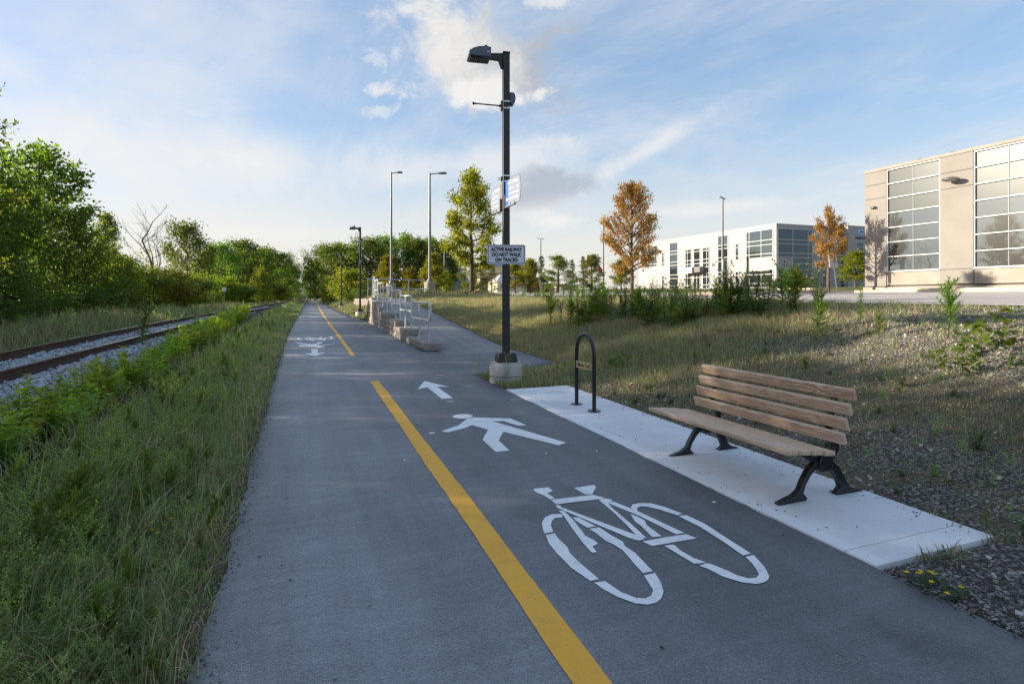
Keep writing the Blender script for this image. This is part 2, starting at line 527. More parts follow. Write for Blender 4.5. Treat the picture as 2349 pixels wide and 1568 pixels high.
# ------------------------------------------------------------------ mesh helpers
class MB:
    """collects simple shapes, then builds them as one mesh object"""
    def __init__(s):
        s.v = []
        s.f = []
        s.m = []
        s.k = 0

    def add(s, verts, faces, k=None):
        n = len(s.v)
        s.v += [tuple(v) for v in verts]
        s.f += [tuple(i + n for i in f) for f in faces]
        s.m += [s.k if k is None else k] * len(faces)

    def box(s, x0, x1, y0, y1, z0, z1, k=None):
        s.add([(x0, y0, z0), (x1, y0, z0), (x1, y1, z0), (x0, y1, z0), (x0, y0, z1), (x1, y0, z1), (x1, y1, z1), (x0, y1, z1)],
              [(0, 3, 2, 1), (4, 5, 6, 7), (0, 1, 5, 4), (1, 2, 6, 5), (2, 3, 7, 6), (3, 0, 4, 7)], k)

    def prism(s, poly, t0, t1, axis='z', k=None):
        """poly: outline in the two other axes, extruded from t0 to t1 along axis"""
        n = len(poly)

        def P(p, t):
            return {'z': (p[0], p[1], t), 'y': (p[0], t, p[1]), 'x': (t, p[0], p[1])}[axis]
        vs = [P(p, t0) for p in poly] + [P(p, t1) for p in poly]
        fs = [tuple(range(n))[::-1], tuple(range(n, 2 * n))] + [(i, (i + 1) % n, n + (i + 1) % n, n + i) for i in range(n)]
        s.add(vs, fs, k)

    def tube(s, pts, r, n=10, cap=True, k=None):
        pts = [Vector(p) for p in pts]
        rs = r if isinstance(r, (list, tuple)) else [r] * len(pts)
        vs, fs = [], []
        ref = None
        for i, p in enumerate(pts):
            d = (pts[min(i + 1, len(pts) - 1)] - pts[max(i - 1, 0)])
            d = d.normalized() if d.length > 1e-9 else Vector((0, 0, 1))
            if ref is None:
                ref = Vector((1, 0, 0)) if abs(d.x) < .8 else Vector((0, 1, 0))
            a = (ref - d * ref.dot(d)).normalized()
            ref = a
            b = d.cross(a)
            for j in range(n):
                t = 2 * PI * j / n
                vs.append(p + (a * math.cos(t) + b * math.sin(t)) * rs[i])
        for i in range(len(pts) - 1):
            for j in range(n):
                fs.append((i * n + j, i * n + (j + 1) % n, (i + 1) * n + (j + 1) % n, (i + 1) * n + j))
        if cap:
            fs.append(tuple(range(n))[::-1])
            fs.append(tuple(range((len(pts) - 1) * n, len(pts) * n)))
        s.add(vs, fs, k)

    def lathe(s, prof, c=(0, 0, 0), n=24, k=None):
        vs, fs = [], []
        for r, z in prof:
            for j in range(n):
                t = 2 * PI * j / n
                vs.append((c[0] + r * math.cos(t), c[1] + r * math.sin(t), c[2] + z))
        for i in range(len(prof) - 1):
            for j in range(n):
                fs.append((i * n + j, i * n + (j + 1) % n, (i + 1) * n + (j + 1) % n, (i + 1) * n + j))
        fs.append(tuple(range(n))[::-1])
        fs.append(tuple(range((len(prof) - 1) * n, len(prof) * n)))
        s.add(vs, fs, k)

    def mesh(s, name, mats, smooth=True, angle=35):
        me = bpy.data.meshes.new(name)
        me.from_pydata(s.v, [], s.f)
        for m in (mats if isinstance(mats, (list, tuple)) else [mats]):
            me.materials.append(m)
        me.polygons.foreach_set('material_index', s.m)
        if smooth:
            me.polygons.foreach_set('use_smooth', [True] * len(s.f))
            me.set_sharp_from_angle(angle=R(angle))
        me.update()
        return me

    def build(s, name, mats, parent=None, smooth=True, bevel=0, seg=2, loc=None, label=None):
        return link(name, s.mesh(name, mats, smooth), parent, bevel, seg, loc, label)


def link(name, me, parent=None, bevel=0, seg=2, loc=None, label=None):
    o = bpy.data.objects.new(name, me)
    COL.objects.link(o)
    if parent is not None:
        o.parent = parent
    if loc is not None:
        o.location = loc
    if bevel:
        b = o.modifiers.new('bevel', 'BEVEL')
        b.width = bevel
        b.segments = seg
        b.limit_method = 'ANGLE'
        b.angle_limit = R(40)
    if label:
        o['label'] = label
    return o


def thing(name, label, cat, loc=(0, 0, 0), rz=0.0, group=None):
    o = bpy.data.objects.new(name, None)
    COL.objects.link(o)
    o.location = loc
    o.rotation_euler = (0, 0, rz)
    o.empty_display_size = .2
    o['label'] = label
    o['category'] = cat
    if group:
        o['group'] = group
    return o


def dup(root, loc, rz=0.0, scale=None, label=None, group=None):
    """copy of a thing with copies of its parts and their sub-parts; meshes are shared"""
    r = root.copy()
    COL.objects.link(r)
    r.location = loc
    r.rotation_euler = (0, 0, rz)
    if scale is not None:
        r.scale = scale if isinstance(scale, (tuple, list)) else (scale,) * 3
    if label:
        r['label'] = label
    if group:
        r['group'] = group
    for ch in list(root.children):
        c = ch.copy()
        COL.objects.link(c)
        c.parent = r
        for g in list(ch.children):
            d = g.copy()
            COL.objects.link(d)
            d.parent = c
    return r


def array_mesh(name, verts, polys, mats, col=None, smooth=False, mat_idx=None):
    """verts (N,3); polys (M,k) of one size; col (N,3) colour per vertex"""
    me = bpy.data.meshes.new(name)
    verts = np.asarray(verts, np.float32)
    polys = np.asarray(polys, np.int32)
    M, k = polys.shape
    me.vertices.add(len(verts))
    me.vertices.foreach_set('co', verts.ravel())
    me.loops.add(M * k)
    me.loops.foreach_set('vertex_index', polys.ravel())
    me.polygons.add(M)
    me.polygons.foreach_set('loop_start', np.arange(0, M * k, k, dtype=np.int32))
    if mat_idx is not None:
        me.polygons.foreach_set('material_index', np.asarray(mat_idx, np.int32))
    me.polygons.foreach_set('use_smooth', np.full(M, smooth, bool))
    for m in (mats if isinstance(mats, (list, tuple)) else [mats]):
        me.materials.append(m)
    if col is not None:
        a = me.attributes.new('Col', 'FLOAT_COLOR', 'POINT')
        c = np.ones((len(verts), 4), np.float32)
        c[:, :3] = col
        a.data.foreach_set('color', c.ravel())
    me.update(calc_edges=True)
    me.validate()
    return me


def text(name, body, size, mat, parent, loc, rot, bold=.0, ex=.0015, align='CENTER', sx=1.0):
    cu = bpy.data.curves.new(name, 'FONT')
    cu.body = body
    cu.size = size
    cu.align_x = align
    cu.align_y = 'CENTER'
    cu.offset = bold
    cu.extrude = ex
    cu.resolution_u = 3
    cu.space_line = .98
    tmp = bpy.data.objects.new(name + '_curve', cu)
    COL.objects.link(tmp)
    dg = bpy.context.evaluated_depsgraph_get()
    me = bpy.data.meshes.new_from_object(tmp.evaluated_get(dg))
    bpy.data.objects.remove(tmp)
    me.materials.clear()
    me.materials.append(mat)
    o = link(name, me, parent, loc=loc)
    o.rotation_euler = rot
    o.scale = (sx, 1, 1)
    return o


def structure(o):
    o['kind'] = 'structure'
    return o


def stuff(o, label=None):
    o['kind'] = 'stuff'
    if label:
        o['label'] = label
    return o

# ------------------------------------------------------------------ lie of the land (metres)

def sst(a,b,x):
    t=np.clip((x-a)/(b-a),0,1); return t*t*(3-2*t)
def zp(x,y):
    s=.00415*np.asarray(x,float)+.01087*np.asarray(y,float)
    s=np.where(s<.2,s,.2+.07*(1-np.exp(-np.maximum(s-.2,0)/.07)))
    return np.maximum(s,-.12)
def lerp_tab(y,tab):
    return np.interp(y,[a for a,b in tab],[b for a,b in tab])
LEFT=[(-6,-.38),(5,-.37),(9,-.36),(12.7,-.34),(20,-.28),(36,.03),(80,.75),(168,2.4),(330,5.4)]
RIGHT=[(-6,2.92),(9.6,2.92),(9.9,4.0),(10.6,5.02),(13.0,5.06),(13.4,3.3),(13.6,3.15),(29.1,3.5),(29.6,3.2),(33.5,3.04),(59.8,3.4),(100,4.3),(176,5.85),(330,8.8)]
def ramp_z(y):
    return lerp_tab(y,[(12.6,.11),(13.3,.165),(13.6,.19),(15,.27),(28,1.40),(30,1.46),(60,1.47)])
def zhigh(x,y):
    z=lerp_tab(x,[(0,1.32),(11,1.32),(37,1.75),(37.8,1.93),(61,2.66),(300,3.0)])
    z=z+ .13*sst(24,32,y)*(1-sst(10,20,x))
    z=z+.55*sst(10,26,x)*sst(38,80,y)*(1-sst(45,60,x))
    return z
def xs(y): return lerp_tab(y,[(-10,4.0),(8.0,4.0),(9.2,3.6),(10.2,4.9),(10.8,5.06),(13,5.1),(27,5.1),(28.5,5.0),(29.2,3.35),(40,3.5),(60,3.8),(100,4.8),(176,6.4),(330,9.4)])
def xc(y): return lerp_tab(y,[(-10,11.2),(20,10.6),(27,9.5),(29.5,6.2),(34,6.6),(60,8),(300,14)])
def bump(x,y):
    return (np.sin(x*1.7+.6*y)*np.cos(y*1.3-.4*x)+.6*np.sin(2.9*x-1.1*y+1)*np.sin(2.3*y+.7*x))
def ground(x,y):
    x=np.asarray(x,float); y=np.asarray(y,float)
    p=zp(x,y)
    low=np.where((y>13)&(y<29.2),ramp_z(y),p)
    t=np.clip((x-xs(y))/(xc(y)-xs(y)),0,1)
    s=.45*t+.55*(t*t*(3-2*t))
    hi=zhigh(x,y)
    emb=np.clip(t*6,0,1)*np.clip((1-t)*6,0,1)
    zr=low+(hi-low)*s+emb*.035*bump(x,y)
    # mound of the tall tree
    zr=zr+.38*np.exp(-(((x-9.3)/2.2)**2+((y-30.9)/1.8)**2))*(x>5)
    # left: verge dips, track bed, woods
    xt=-4.80+.04*y
    e=np.maximum(LEFTX(y)-x,0)
    verge=-.01-.05*sst(0,1.2,e)+.02*bump(x,y)*sst(.2,1,e)
    bed=.285*(1-sst(1.05,2.05,np.abs(x-xt)))
    wood=.10*sst(-9,-14,x) if False else .12*sst(9,16,-x)
    zl=p+verge+bed+wood
    z=np.where(x<LEFTX(y)+.05,zl,zr)
    # below paved surfaces
    inp=(x>LEFTX(y)+.03)&(x<RIGHTX(y)-.03)
    z=np.where(inp,np.minimum(z,p-.07),z)
    z=np.where((x>2.9)&(x<3.95)&(y>2.15)&(y<7.88),p-.07,z)
    z=np.where((y>13.2)&(y<29.0)&(x>2.8)&(x<5.06),np.where(x<3.25,p-.1,ramp_z(y)-.07),z)
    return z
def LEFTX(y): return lerp_tab(y,LEFT)
def RIGHTX(y): return lerp_tab(y,RIGHT)

# ------------------------------------------------------------------ ground sheet
gx = np.unique(np.round(np.concatenate([np.arange(-420, -40, 20), np.arange(-40, -12, 2), np.arange(-12, -7.2, .35), np.arange(-7.2, -1.6, .12), np.arange(-1.6, -.6, .16),
     np.arange(-.6, 0, .06), np.arange(.1, 2.75, .1), np.arange(2.8, 5.4, .08), np.arange(5.4, 12, .2), np.arange(12, 37, 1.0), [37, 37.8], np.arange(39, 70, 3), np.arange(70, 440, 20)]), 3))
gy = np.unique(np.round(np.concatenate([np.arange(-60, -4, 8), np.arange(-4, 14, .16), np.arange(14, 34, .3), np.arange(34, 70, 1.0), np.arange(70, 180, 4), np.arange(180, 900, 30)]), 3))
GX, GY = np.meshgrid(gx, gy)
gzv = ground(GX, GY)
rng = np.random.default_rng(5)
far = np.clip((GY - 200) / 500, 0, 1)
gzv = gzv * (1 - .6 * far)
nx, ny = len(gx), len(gy)
idx = np.arange(nx * ny).reshape(ny, nx)
quads = np.stack([idx[:-1, :-1], idx[:-1, 1:], idx[1:, 1:], idx[1:, :-1]], -1).reshape(-1, 4)
X, Y = GX.ravel(), GY.ravel()
xt_ = -4.8 + .04 * Y
gravel = np.clip(1 - np.abs(np.abs(X - xt_) - 0) / 2.3, 0, 1)
gravel = (np.abs(X - xt_) < 1.95) * 1.0
emb = .80 * sst(5.6, 8.2, X) * (1 - sst(11, 11.6, X)) * (1 - sst(7.5, 11.5, Y)) + .55 * sst(2.9, 4.0, X) * (1 - sst(5.2, 6.2, X)) * (1 - sst(3.5, 8, Y))
emb = np.maximum(emb, .9 * sst(2.8, 3.0, X) * (1 - sst(3.8, 4.6, X)) * (1 - sst(2.1, 2.4, Y)))
gravel = np.maximum(gravel, np.clip(emb, 0, 1))
lawn = sst(5, 8, X) * sst(29, 34, Y) + sst(33, 36, X) * sst(29, 31, Y)
mulch = np.exp(-(((X - 9.3) / 1.2) ** 2 + ((Y - 30.9) / 1.1) ** 2)) * 1.4 + .95 * np.exp(-((X + 2.15) / .5) ** 2) * (Y < 40)
zone = np.stack([gravel, np.clip(lawn, 0, 1), np.clip(mulch, 0, 1)], 1)


def ground_mat():
    m = bpy.data.materials.new('ground_soil')
    m.use_nodes = True
    N = NT(m.node_tree)
    b = N.n['Principled BSDF']
    tc = N.new('ShaderNodeTexCoord').outputs['Object']
    at = N.new('ShaderNodeAttribute')
    at.attribute_name = 'Col'
    sc = N.new('ShaderNodeSeparateColor')
    N.l.new(at.outputs['Color'], sc.inputs[0])
    f = N.noise(tc, 38, 5, .75)
    g = N.noise(tc, 2.1, 5, .65)
    soil = N.mix(N.map(f, .32, .68), (.085, .068, .050, 1), (.27, .22, .155, 1))
    soil = N.mix(N.map(g, .42, .66, 0, .6), soil, (.075, .075, .032, 1))
    vo = N.new('ShaderNodeTexVoronoi')
    N.l.new(tc, vo.inputs['Vector'])
    vo.inputs['Scale'].default_value = 34
    s2 = N.new('ShaderNodeSeparateColor')
    N.l.new(vo.outputs['Color'], s2.inputs[0])
    stone = N.mix(s2.outputs[0], (.17, .15, .135, 1), (.52, .49, .46, 1))
    stone = N.mix(N.map(vo.outputs['Distance'], .25, .60), stone, (.09, .078, .066, 1))
    stone = N.mix(N.map(g, .50, .68, 0, .55), stone, (.20, .16, .115, 1))
    edge = N.map(N.math('ADD', sc.outputs[0], N.math('MULTIPLY', N.math('SUBTRACT', g, .5), 1.1)), .35, .6)
    c = N.mix(edge, soil, stone)
    lawn = N.mix(N.map(f, .3, .7), (.10, .10, .035, 1), (.26, .21, .09, 1))
    lawn = N.mix(N.map(N.noise(tc, .35, 4, .6), .4, .62), lawn, (.085, .115, .035, 1))
    c = N.mix(sc.outputs[1], c, lawn)
    c = N.mix(sc.outputs[2], c, (.050, .026, .018, 1))
    N.put(b.inputs['Base Color'], c)
    b.inputs['Roughness'].default_value = .95
    b.inputs['Specular IOR Level'].default_value = .15
    bn = N.new('ShaderNodeBump')
    bn.inputs['Strength'].default_value = .9
    bn.inputs['Distance'].default_value = .03
    N.put(bn.inputs['Height'], N.math('ADD', N.math('MULTIPLY', vo.outputs['Distance'], -.8), N.math('MULTIPLY', f, 1.2)))
    N.l.new(bn.outputs[0], b.inputs['Normal'])
    return m


g_ob = link('ground', array_mesh('ground', np.stack([X, Y, gzv.ravel()], 1), quads, ground_mat(), zone, True))
structure(g_ob)

# low hills far off, past the end of the path
hm = MB()
hp = []
for i in range(61):
    a = R(-75 + i * 2.6)
    d = 700
    h = 9 + 5 * math.sin(i * .9) + 3 * math.sin(i * 2.3)
    hp.append((d * math.sin(a), d * math.cos(a), h))
for i in range(60):
    a, b_ = hp[i], hp[i + 1]
    hm.add([(a[0], a[1], -3), (b_[0], b_[1], -3), (b_[0] * 1.12, b_[1] * 1.12, b_[2]), (a[0] * 1.12, a[1] * 1.12, a[2])], [(0, 1, 2, 3)])
structure(hm.build('hills', pbr('far_hills', (.09, .11, .085), .95, .1, var=(.02, .3))))


# ------------------------------------------------------------------ paved surfaces
def sheet(name, ys, xl, xr, zf, mat, nxs=8, skirt=.09, jag=0.0, jag_r=0.0):
    """paved strip: for each y a row from xl(y) to xr(y) at height zf, with edges turned down into the ground"""
    rr = np.random.default_rng(11)
    rows = []
    for y in ys:
        a, b = float(xl(y)), float(xr(y))
        if jag:
            a += jag * (.6 * math.sin(y * 3.1) * math.sin(y * 1.3 + 1) + .25 * math.sin(y * 17.0) * math.sin(y * 7.7) + rr.normal() * .10)
        if jag_r:
            b += jag_r * (.6 * math.sin(y * 2.7) * math.sin(y * 1.1 + 2) + rr.normal() * .35)
        t = np.linspace(0, 1, nxs)
        xx = a + (b - a) * t
        zz = zf(xx, np.full(nxs, y))
        row = [(xx[0] - .025, y, zz[0] - skirt)] + [(x, y, z) for x, z in zip(xx, zz)] + [(xx[-1] + .02, y, zz[-1] - skirt)]
        rows.append(row)
    k = nxs + 2
    v = np.array(rows).reshape(-1, 3)
    i = np.arange(len(ys) * k).reshape(len(ys), k)
    q = np.stack([i[:-1, :-1], i[:-1, 1:], i[1:, 1:], i[1:, :-1]], -1).reshape(-1, 4)
    return link(name, array_mesh(name, v, q, mat, None, True))


pys = np.unique(np.round(np.concatenate([np.arange(-6, 16, .06), np.arange(16, 40, .25), np.arange(40, 120, 1.5), np.arange(120, 331, 6)]), 3))
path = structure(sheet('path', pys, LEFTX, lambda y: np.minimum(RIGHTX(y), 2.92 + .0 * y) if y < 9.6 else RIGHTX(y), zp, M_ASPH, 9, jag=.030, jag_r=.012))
# the ramp that climbs behind the block wall to the parking level
rys = np.unique(np.round(np.concatenate([np.arange(12.7, 31, .2)]), 3))
structure(sheet('ramp', rys, lambda y: 3.26 if y < 28.6 else 3.26 + (y - 28.6) * .4, lambda y: 5.02 + (.9 * max(0, y - 27.5)), lambda x, y: np.maximum(zp(x, y) + .001 + .004 * np.clip((y - 12.7) / .4, 0, 1), ramp_z(y) + .006), M_RAMP, 7, jag_r=.03))

# painted marks on the path, each a thin sheet a few mm above the asphalt
BIKE = [[(1.66,3.9),(1.78,3.89),(1.78,3.81),(1.72,3.78),(1.73,3.67),(1.69,3.66),(1.68,3.75),(1.66,3.8),(1.65,3.85)] ,[(1.96,3.81),(2.13,3.81),(2.12,3.76),(2.06,3.69),(2.02,3.64),(1.97,3.66),(1.96,3.75)] ,[(1.69,3.65),(2.02,3.63),(2.07,3.55),(2.03,3.54),(1.69,3.56)] ,[(1.68,3.55),(1.71,3.53),(1.7,3.5),(1.94,2.93),(1.95,2.87),(1.91,2.87),(1.88,2.9),(1.67,3.5)] ,[(1.66,3.46),(1.69,3.43),(1.68,3.28),(1.64,3.04),(1.66,2.97),(1.66,2.92),(1.61,2.9),(1.6,2.83),(1.57,2.83),(1.58,2.96),(1.62,3.2),(1.65,3.36)] ,[(1.65,3.38),(1.64,3.4),(1.58,3.41),(1.52,3.38),(1.47,3.31),(1.44,3.23),(1.42,3.16),(1.48,3.16),(1.51,3.26),(1.54,3.31),(1.58,3.35),(1.63,3.34)] ,[(1.42,3.14),(1.48,3.14),(1.47,3.07),(1.47,2.94),(1.45,2.88),(1.45,2.75),(1.46,2.56),(1.41,2.56),(1.38,2.72),(1.38,2.91),(1.39,3.03)] ,[(1.42,2.54),(1.48,2.53),(1.5,2.41),(1.54,2.34),(1.58,2.32),(1.62,2.33),(1.66,2.37),(1.68,2.44),(1.7,2.51),(1.77,2.51),(1.74,2.42),(1.7,2.34),(1.65,2.29),(1.61,2.27),(1.56,2.27),(1.51,2.3),(1.46,2.38),(1.43,2.47)] ,[(1.71,3.12),(1.78,3.12),(1.79,3.0),(1.81,2.89),(1.79,2.83),(1.8,2.75),(1.78,2.61),(1.77,2.53),(1.71,2.53),(1.72,2.62),(1.74,2.73),(1.75,2.8),(1.74,2.88),(1.72,2.94),(1.72,3.05)] ,[(1.7,3.32),(1.73,3.3),(1.77,3.14),(1.71,3.14),(1.7,3.18),(1.69,3.27)] ,[(2.01,3.53),(2.06,3.54),(2.1,3.5),(2.09,3.48),(2.04,3.45),(2.02,3.35),(2.0,3.11),(1.97,2.88),(1.93,2.91),(1.96,3.08),(1.99,3.29)] ,[(2.04,3.45),(2.09,3.47),(2.16,3.23),(2.23,2.86),(2.17,2.86),(2.12,3.18)] ,[(2.08,3.23),(2.1,3.19),(2.11,3.11),(2.08,3.04),(2.07,2.87),(2.01,2.88),(2.04,3.04),(2.04,3.11)] ,[(1.92,2.85),(2.07,2.85),(2.23,2.84),(2.25,2.77),(1.94,2.78)] ,[(2.14,3.32),(2.19,3.37),(2.25,3.37),(2.32,3.34),(2.37,3.25),(2.41,3.11),(2.36,3.1),(2.31,3.22),(2.26,3.3),(2.22,3.32),(2.18,3.3),(2.15,3.25)] ,[(2.36,3.09),(2.42,3.08),(2.44,2.92),(2.42,2.67),(2.41,2.5),(2.35,2.5),(2.37,2.68),(2.38,2.9)] ,[(2.35,2.48),(2.41,2.48),(2.36,2.35),(2.31,2.27),(2.27,2.24),(2.23,2.23),(2.19,2.23),(2.13,2.27),(2.08,2.35),(2.06,2.45),(2.04,2.49),(2.09,2.5),(2.11,2.49),(2.14,2.41),(2.16,2.33),(2.19,2.29),(2.23,2.28),(2.27,2.3),(2.29,2.33),(2.33,2.41)] ,[(2.01,2.76),(2.07,2.75),(2.06,2.67),(2.07,2.57),(2.1,2.51),(2.06,2.51),(2.03,2.52),(2.02,2.62)] ,]
ARROW = [(1.951, 9.156), (2.198, 8.467), (2.024, 8.548), (2.012, 7.564), (1.858, 7.562), (1.87, 8.554), (1.693, 8.428)]
BODY = [(1.941, 6.329), (2.323, 6.126), (2.374, 5.76), (2.286, 5.754), (2.199, 6.037), (2.082, 6.074), (2.469, 4.961), (2.354, 4.908), (2.125, 5.387), (2.035, 5.585), (1.871, 5.27), (1.849, 4.907), (1.715, 4.912), (1.731, 5.362), (1.913, 5.726), (1.81, 5.983), (1.698, 5.883), (1.477, 5.766), (1.425, 5.843), (1.666, 6.022), (1.845, 6.3)]
HEAD = [(1.833 + .12 * math.cos(a * PI / 10), 6.44 + .118 * math.sin(a * PI / 10)) for a in range(20)]


def flip(poly, a, b, s=1.0):
    """the same stencil turned end for end for the other lane: point a goes to point b"""
    return [(b[0] - s * (x - a[0]), b[1] - s * (y - a[1])) for x, y in poly]


def paint(name, polys, mat, dz=.004, label=None):
    bm = bmesh.new()
    for p in polys:
        vs = [bm.verts.new((x, y, float(zp(x, y)) + dz)) for x, y in p]
        bm.faces.new(vs)
    bmesh.ops.recalc_face_normals(bm, faces=bm.faces)
    for f in bm.faces:
        if f.normal.z < 0:
            f.normal_flip()
    bmesh.ops.triangulate(bm, faces=bm.faces)
    me = bpy.data.meshes.new(name)
    bm.to_mesh(me)
    bm.free()
    me.materials.append(mat)
    return link(name, me, path, label=label)


def stripe(name, line, w, label):
    """dense strip along a polyline, edges slightly wavy as sprayed paint is"""
    rr = np.random.default_rng(3)
    ys = np.arange(line[0][1], line[-1][1], .12 if line[-1][1] < 20 else .4)
    xs_ = np.interp(ys, [p[1] for p in line], [p[0] for p in line])
    l = xs_ - w / 2 + .004 * np.sin(ys * 2.2) + rr.normal(0, .0016, len(ys))
    r_ = xs_ + w / 2 + .004 * np.sin(ys * 1.7 + 1) + rr.normal(0, .0016, len(ys))
    v = np.concatenate([np.stack([l, ys, zp(l, ys) + .004], 1), np.stack([r_, ys, zp(r_, ys) + .004], 1)])
    n = len(ys)
    i = np.arange(n - 1)
    q = np.stack([i, i + n, i + n + 1, i + 1], 1)
    link(name, array_mesh(name, v, q, M_YELLOW), path, label=label)


stripe('centre_line', [(1.035, -3), (1.055, 1.9), (1.183, 9.5)], .143, 'yellow centre line of the near stretch of path')
stripe('centre_line', [(1.186, 13.3), (1.336, 25.2), (1.62, 40), (3.05, 99), (5.5, 230)], .10, 'yellow centre line of the far stretch of path')
paint('arrow_marking', [ARROW], M_WHITE, label='white arrow pointing away up the right lane')
paint('pedestrian_marking', [BODY, HEAD], M_WHITE, label='white walking figure painted on the right lane')
paint('bicycle_marking', BIKE, M_WHITE, label='white bicycle stencil painted on the right lane')
paint('arrow_marking', [flip(ARROW, (1.951, 9.156), (.385, 13.507))], M_WHITE, label='white arrow pointing to the viewer on the far left lane')
paint('pedestrian_marking', [flip(BODY, (1.93, 5.6), (.46, 16.45)), flip(HEAD, (1.93, 5.6), (.46, 16.45))], M_WHITE, label='white walking figure painted on the far left lane')
paint('bicycle_marking', [flip(p, (1.90, 2.85), (.53, 18.55)) for p in BIKE], M_WHITE, label='white bicycle stencil painted on the far left lane')
fl = []
for (x, y, a, b) in [(1.316, 5.80, .035, .03), (2.491, 8.42, .07, .012), (2.764, 7.16, .06, .012), (1.915, 7.32, .055, .012), (.882, 4.97, .012, .012), (2.13, 4.7, .012, .012), (2.34, 9.69, .07, .012), (1.93, 7.40, .05, .010), (2.6, 4.6, .012, .012), (2.75, 3.2, .016, .012), (1.15, 13.27, .12, .015), (3.4, 12.0, .2, .012), (4.0, 11.6, .12, .012), (4.4, 11.9, .15, .012), (.3, 12.9, .05, .04)]:
    fl.append([(x - a, y - b), (x + a * .8, y - b * .7), (x + a, y + b), (x - a * .7, y + b * .8)])
paint('paint_fleck', fl, M_WHITE, .005, label='stray flecks of white paint')['kind'] = 'stuff'

# concrete pad under the bench: cast bays with joints between them
pad = thing('concrete_pad', 'pale concrete pad in four bays under the bench and hoop, edge flush with the path', 'paving')
pad['kind'] = 'structure'
del pad['category']
for i, (a, b) in enumerate([(2.135, 2.32), (2.326, 4.137), (4.143, 6.077), (6.083, 7.90)]):
    mb = MB()
    ny_ = 8
    vs = []
    for y in np.linspace(a, b, ny_):
        for (x, dz) in ((2.925, -.12), (2.925, .006), (2.932, .011), (3.03, .012), (3.035, .0105), (3.94, .012), (3.955, .006), (3.955, -.12)):
            vs.append((x, y, float(zp(x, y)) + dz))
    fs = []
    for r_ in range(ny_ - 1):
        for c_ in range(7):
            k = r_ * 8 + c_
            fs.append((k, k + 1, k + 9, k + 8))
    fs = [f[::-1] for f in fs]
    fs.append(tuple(range(8)))
    fs.append(tuple(range((ny_ - 1) * 8, ny_ * 8))[::-1])
    mb.add(vs, fs)
    mb.build('slab', M_SLAB, pad, smooth=False)

# access road and parking on the upper level
def upz(x, y):
    return zhigh(x, y) + .03


rx = np.array([11.3, 13, 16, 20, 26, 32, 36.99])
ry = np.concatenate([np.arange(-30, 27, 3.0), np.arange(27, 34, 1), np.arange(36, 140, 6.0)])
RXX, RYY = np.meshgrid(rx, ry)
RXX = RXX + np.where(RXX < 12, np.where(RYY > 29, 2.2, .12 * np.sin(RYY * 1.9)), 0)
ii = np.arange(len(rx) * len(ry)).reshape(len(ry), len(rx))
structure(link('road', array_mesh('road', np.stack([RXX.ravel(), RYY.ravel(), upz(RXX, RYY).ravel()], 1), np.stack([ii[:-1, :-1], ii[:-1, 1:], ii[1:, 1:], ii[1:, :-1]], -1).reshape(-1, 4), M_ROAD, None, True)))


def kerb(pts, w, h, label, name='kerb', mat=None):
    """kerb stones laid end to end along a polyline on the upper ground"""
    t = bpy.data.objects.new(name, None)
    COL.objects.link(t)
    t['label'] = label
    t['kind'] = 'structure'
    for (a, b) in zip(pts[:-1], pts[1:]):
        L = math.dist(a, b)
        n = max(1, int(L / 3.0))
        for i in range(n):
            p = Vector((a[0] + (b[0] - a[0]) * i / n, a[1] + (b[1] - a[1]) * i / n))
            q = Vector((a[0] + (b[0] - a[0]) * (i + 1) / n, a[1] + (b[1] - a[1]) * (i + 1) / n))
            d = (q - p).normalized()
            q = q - d * .012
            s_ = Vector((-d.y, d.x)) * w / 2
            z0, z1 = float(zhigh(p.x, p.y)) + .02, float(zhigh(q.x, q.y)) + .02
            mb = MB()
            c = [p + s_, p - s_, q - s_, q + s_]
            zz = [z0, z0, z1, z1]
            mb.add([(v.x, v.y, z - .15) for v, z in zip(c, zz)] + [(v.x, v.y, z + h) for v, z in zip(c, zz)],
                   [(0, 1, 2, 3), (7, 6, 5, 4), (1, 0, 4, 5), (2, 1, 5, 6), (3, 2, 6, 7), (0, 3, 7, 4)])
            mb.build('kerb_stone', mat or M_KERB, t, smooth=False)
    return t


kerb([(37.1, -25), (37.1, 26.5), (36.4, 28.2), (34.9, 28.9)], .22, .17, 'sunlit kerb along the foot of the beige office')
kerb([(34.8, 29.0), (31, 29.9), (27.2, 30.6), (26.4, 32.0), (27.0, 34.0)], .3, .22, 'shaded kerb round the planted island before the white office')
kerb([(38.5, 33.0), (44, 38), (46, 44)], .3, .14, 'pale kerb round the grass bed at the beige office corner')
kerb([(8.0, 29.6), (12.5, 29.2), (16.5, 29.6), (20, 31)], .25, .12, 'low kerb along the edge of the parking lot by the mulched tree')
# sidewalk between the kerb and the beige office
sw = MB()
for a in np.arange(-24, 27, 3.0):
    sw.box(37.22, 39.05, a, a + 2.985, 1.80, 2.035)
structure(sw.build('sidewalk', M_KERB, smooth=False))

# ------------------------------------------------------------------ bench
def ribbon(pts, ws):
    """outline of a bar of varying width along a 2D path"""
    l, r_ = [], []
    for i, p in enumerate(pts):
        a = pts[max(i - 1, 0)]
        b = pts[min(i + 1, len(pts) - 1)]
        d = Vector((b[0] - a[0], b[1] - a[1])).normalized()
        w = ws[i] / 2
        l.append((p[0] - d.y * w, p[1] + d.x * w))
        r_.append((p[0] + d.y * w, p[1] - d.x * w))
    return l + r_[::-1]


BX, BY, BZ = 3.5, 3.6, float(zp(3.5, 3.6)) + .012
bench = thing('park_bench', 'wooden slatted park bench with black cast iron legs on the concrete pad', 'bench', (BX, BY, BZ))


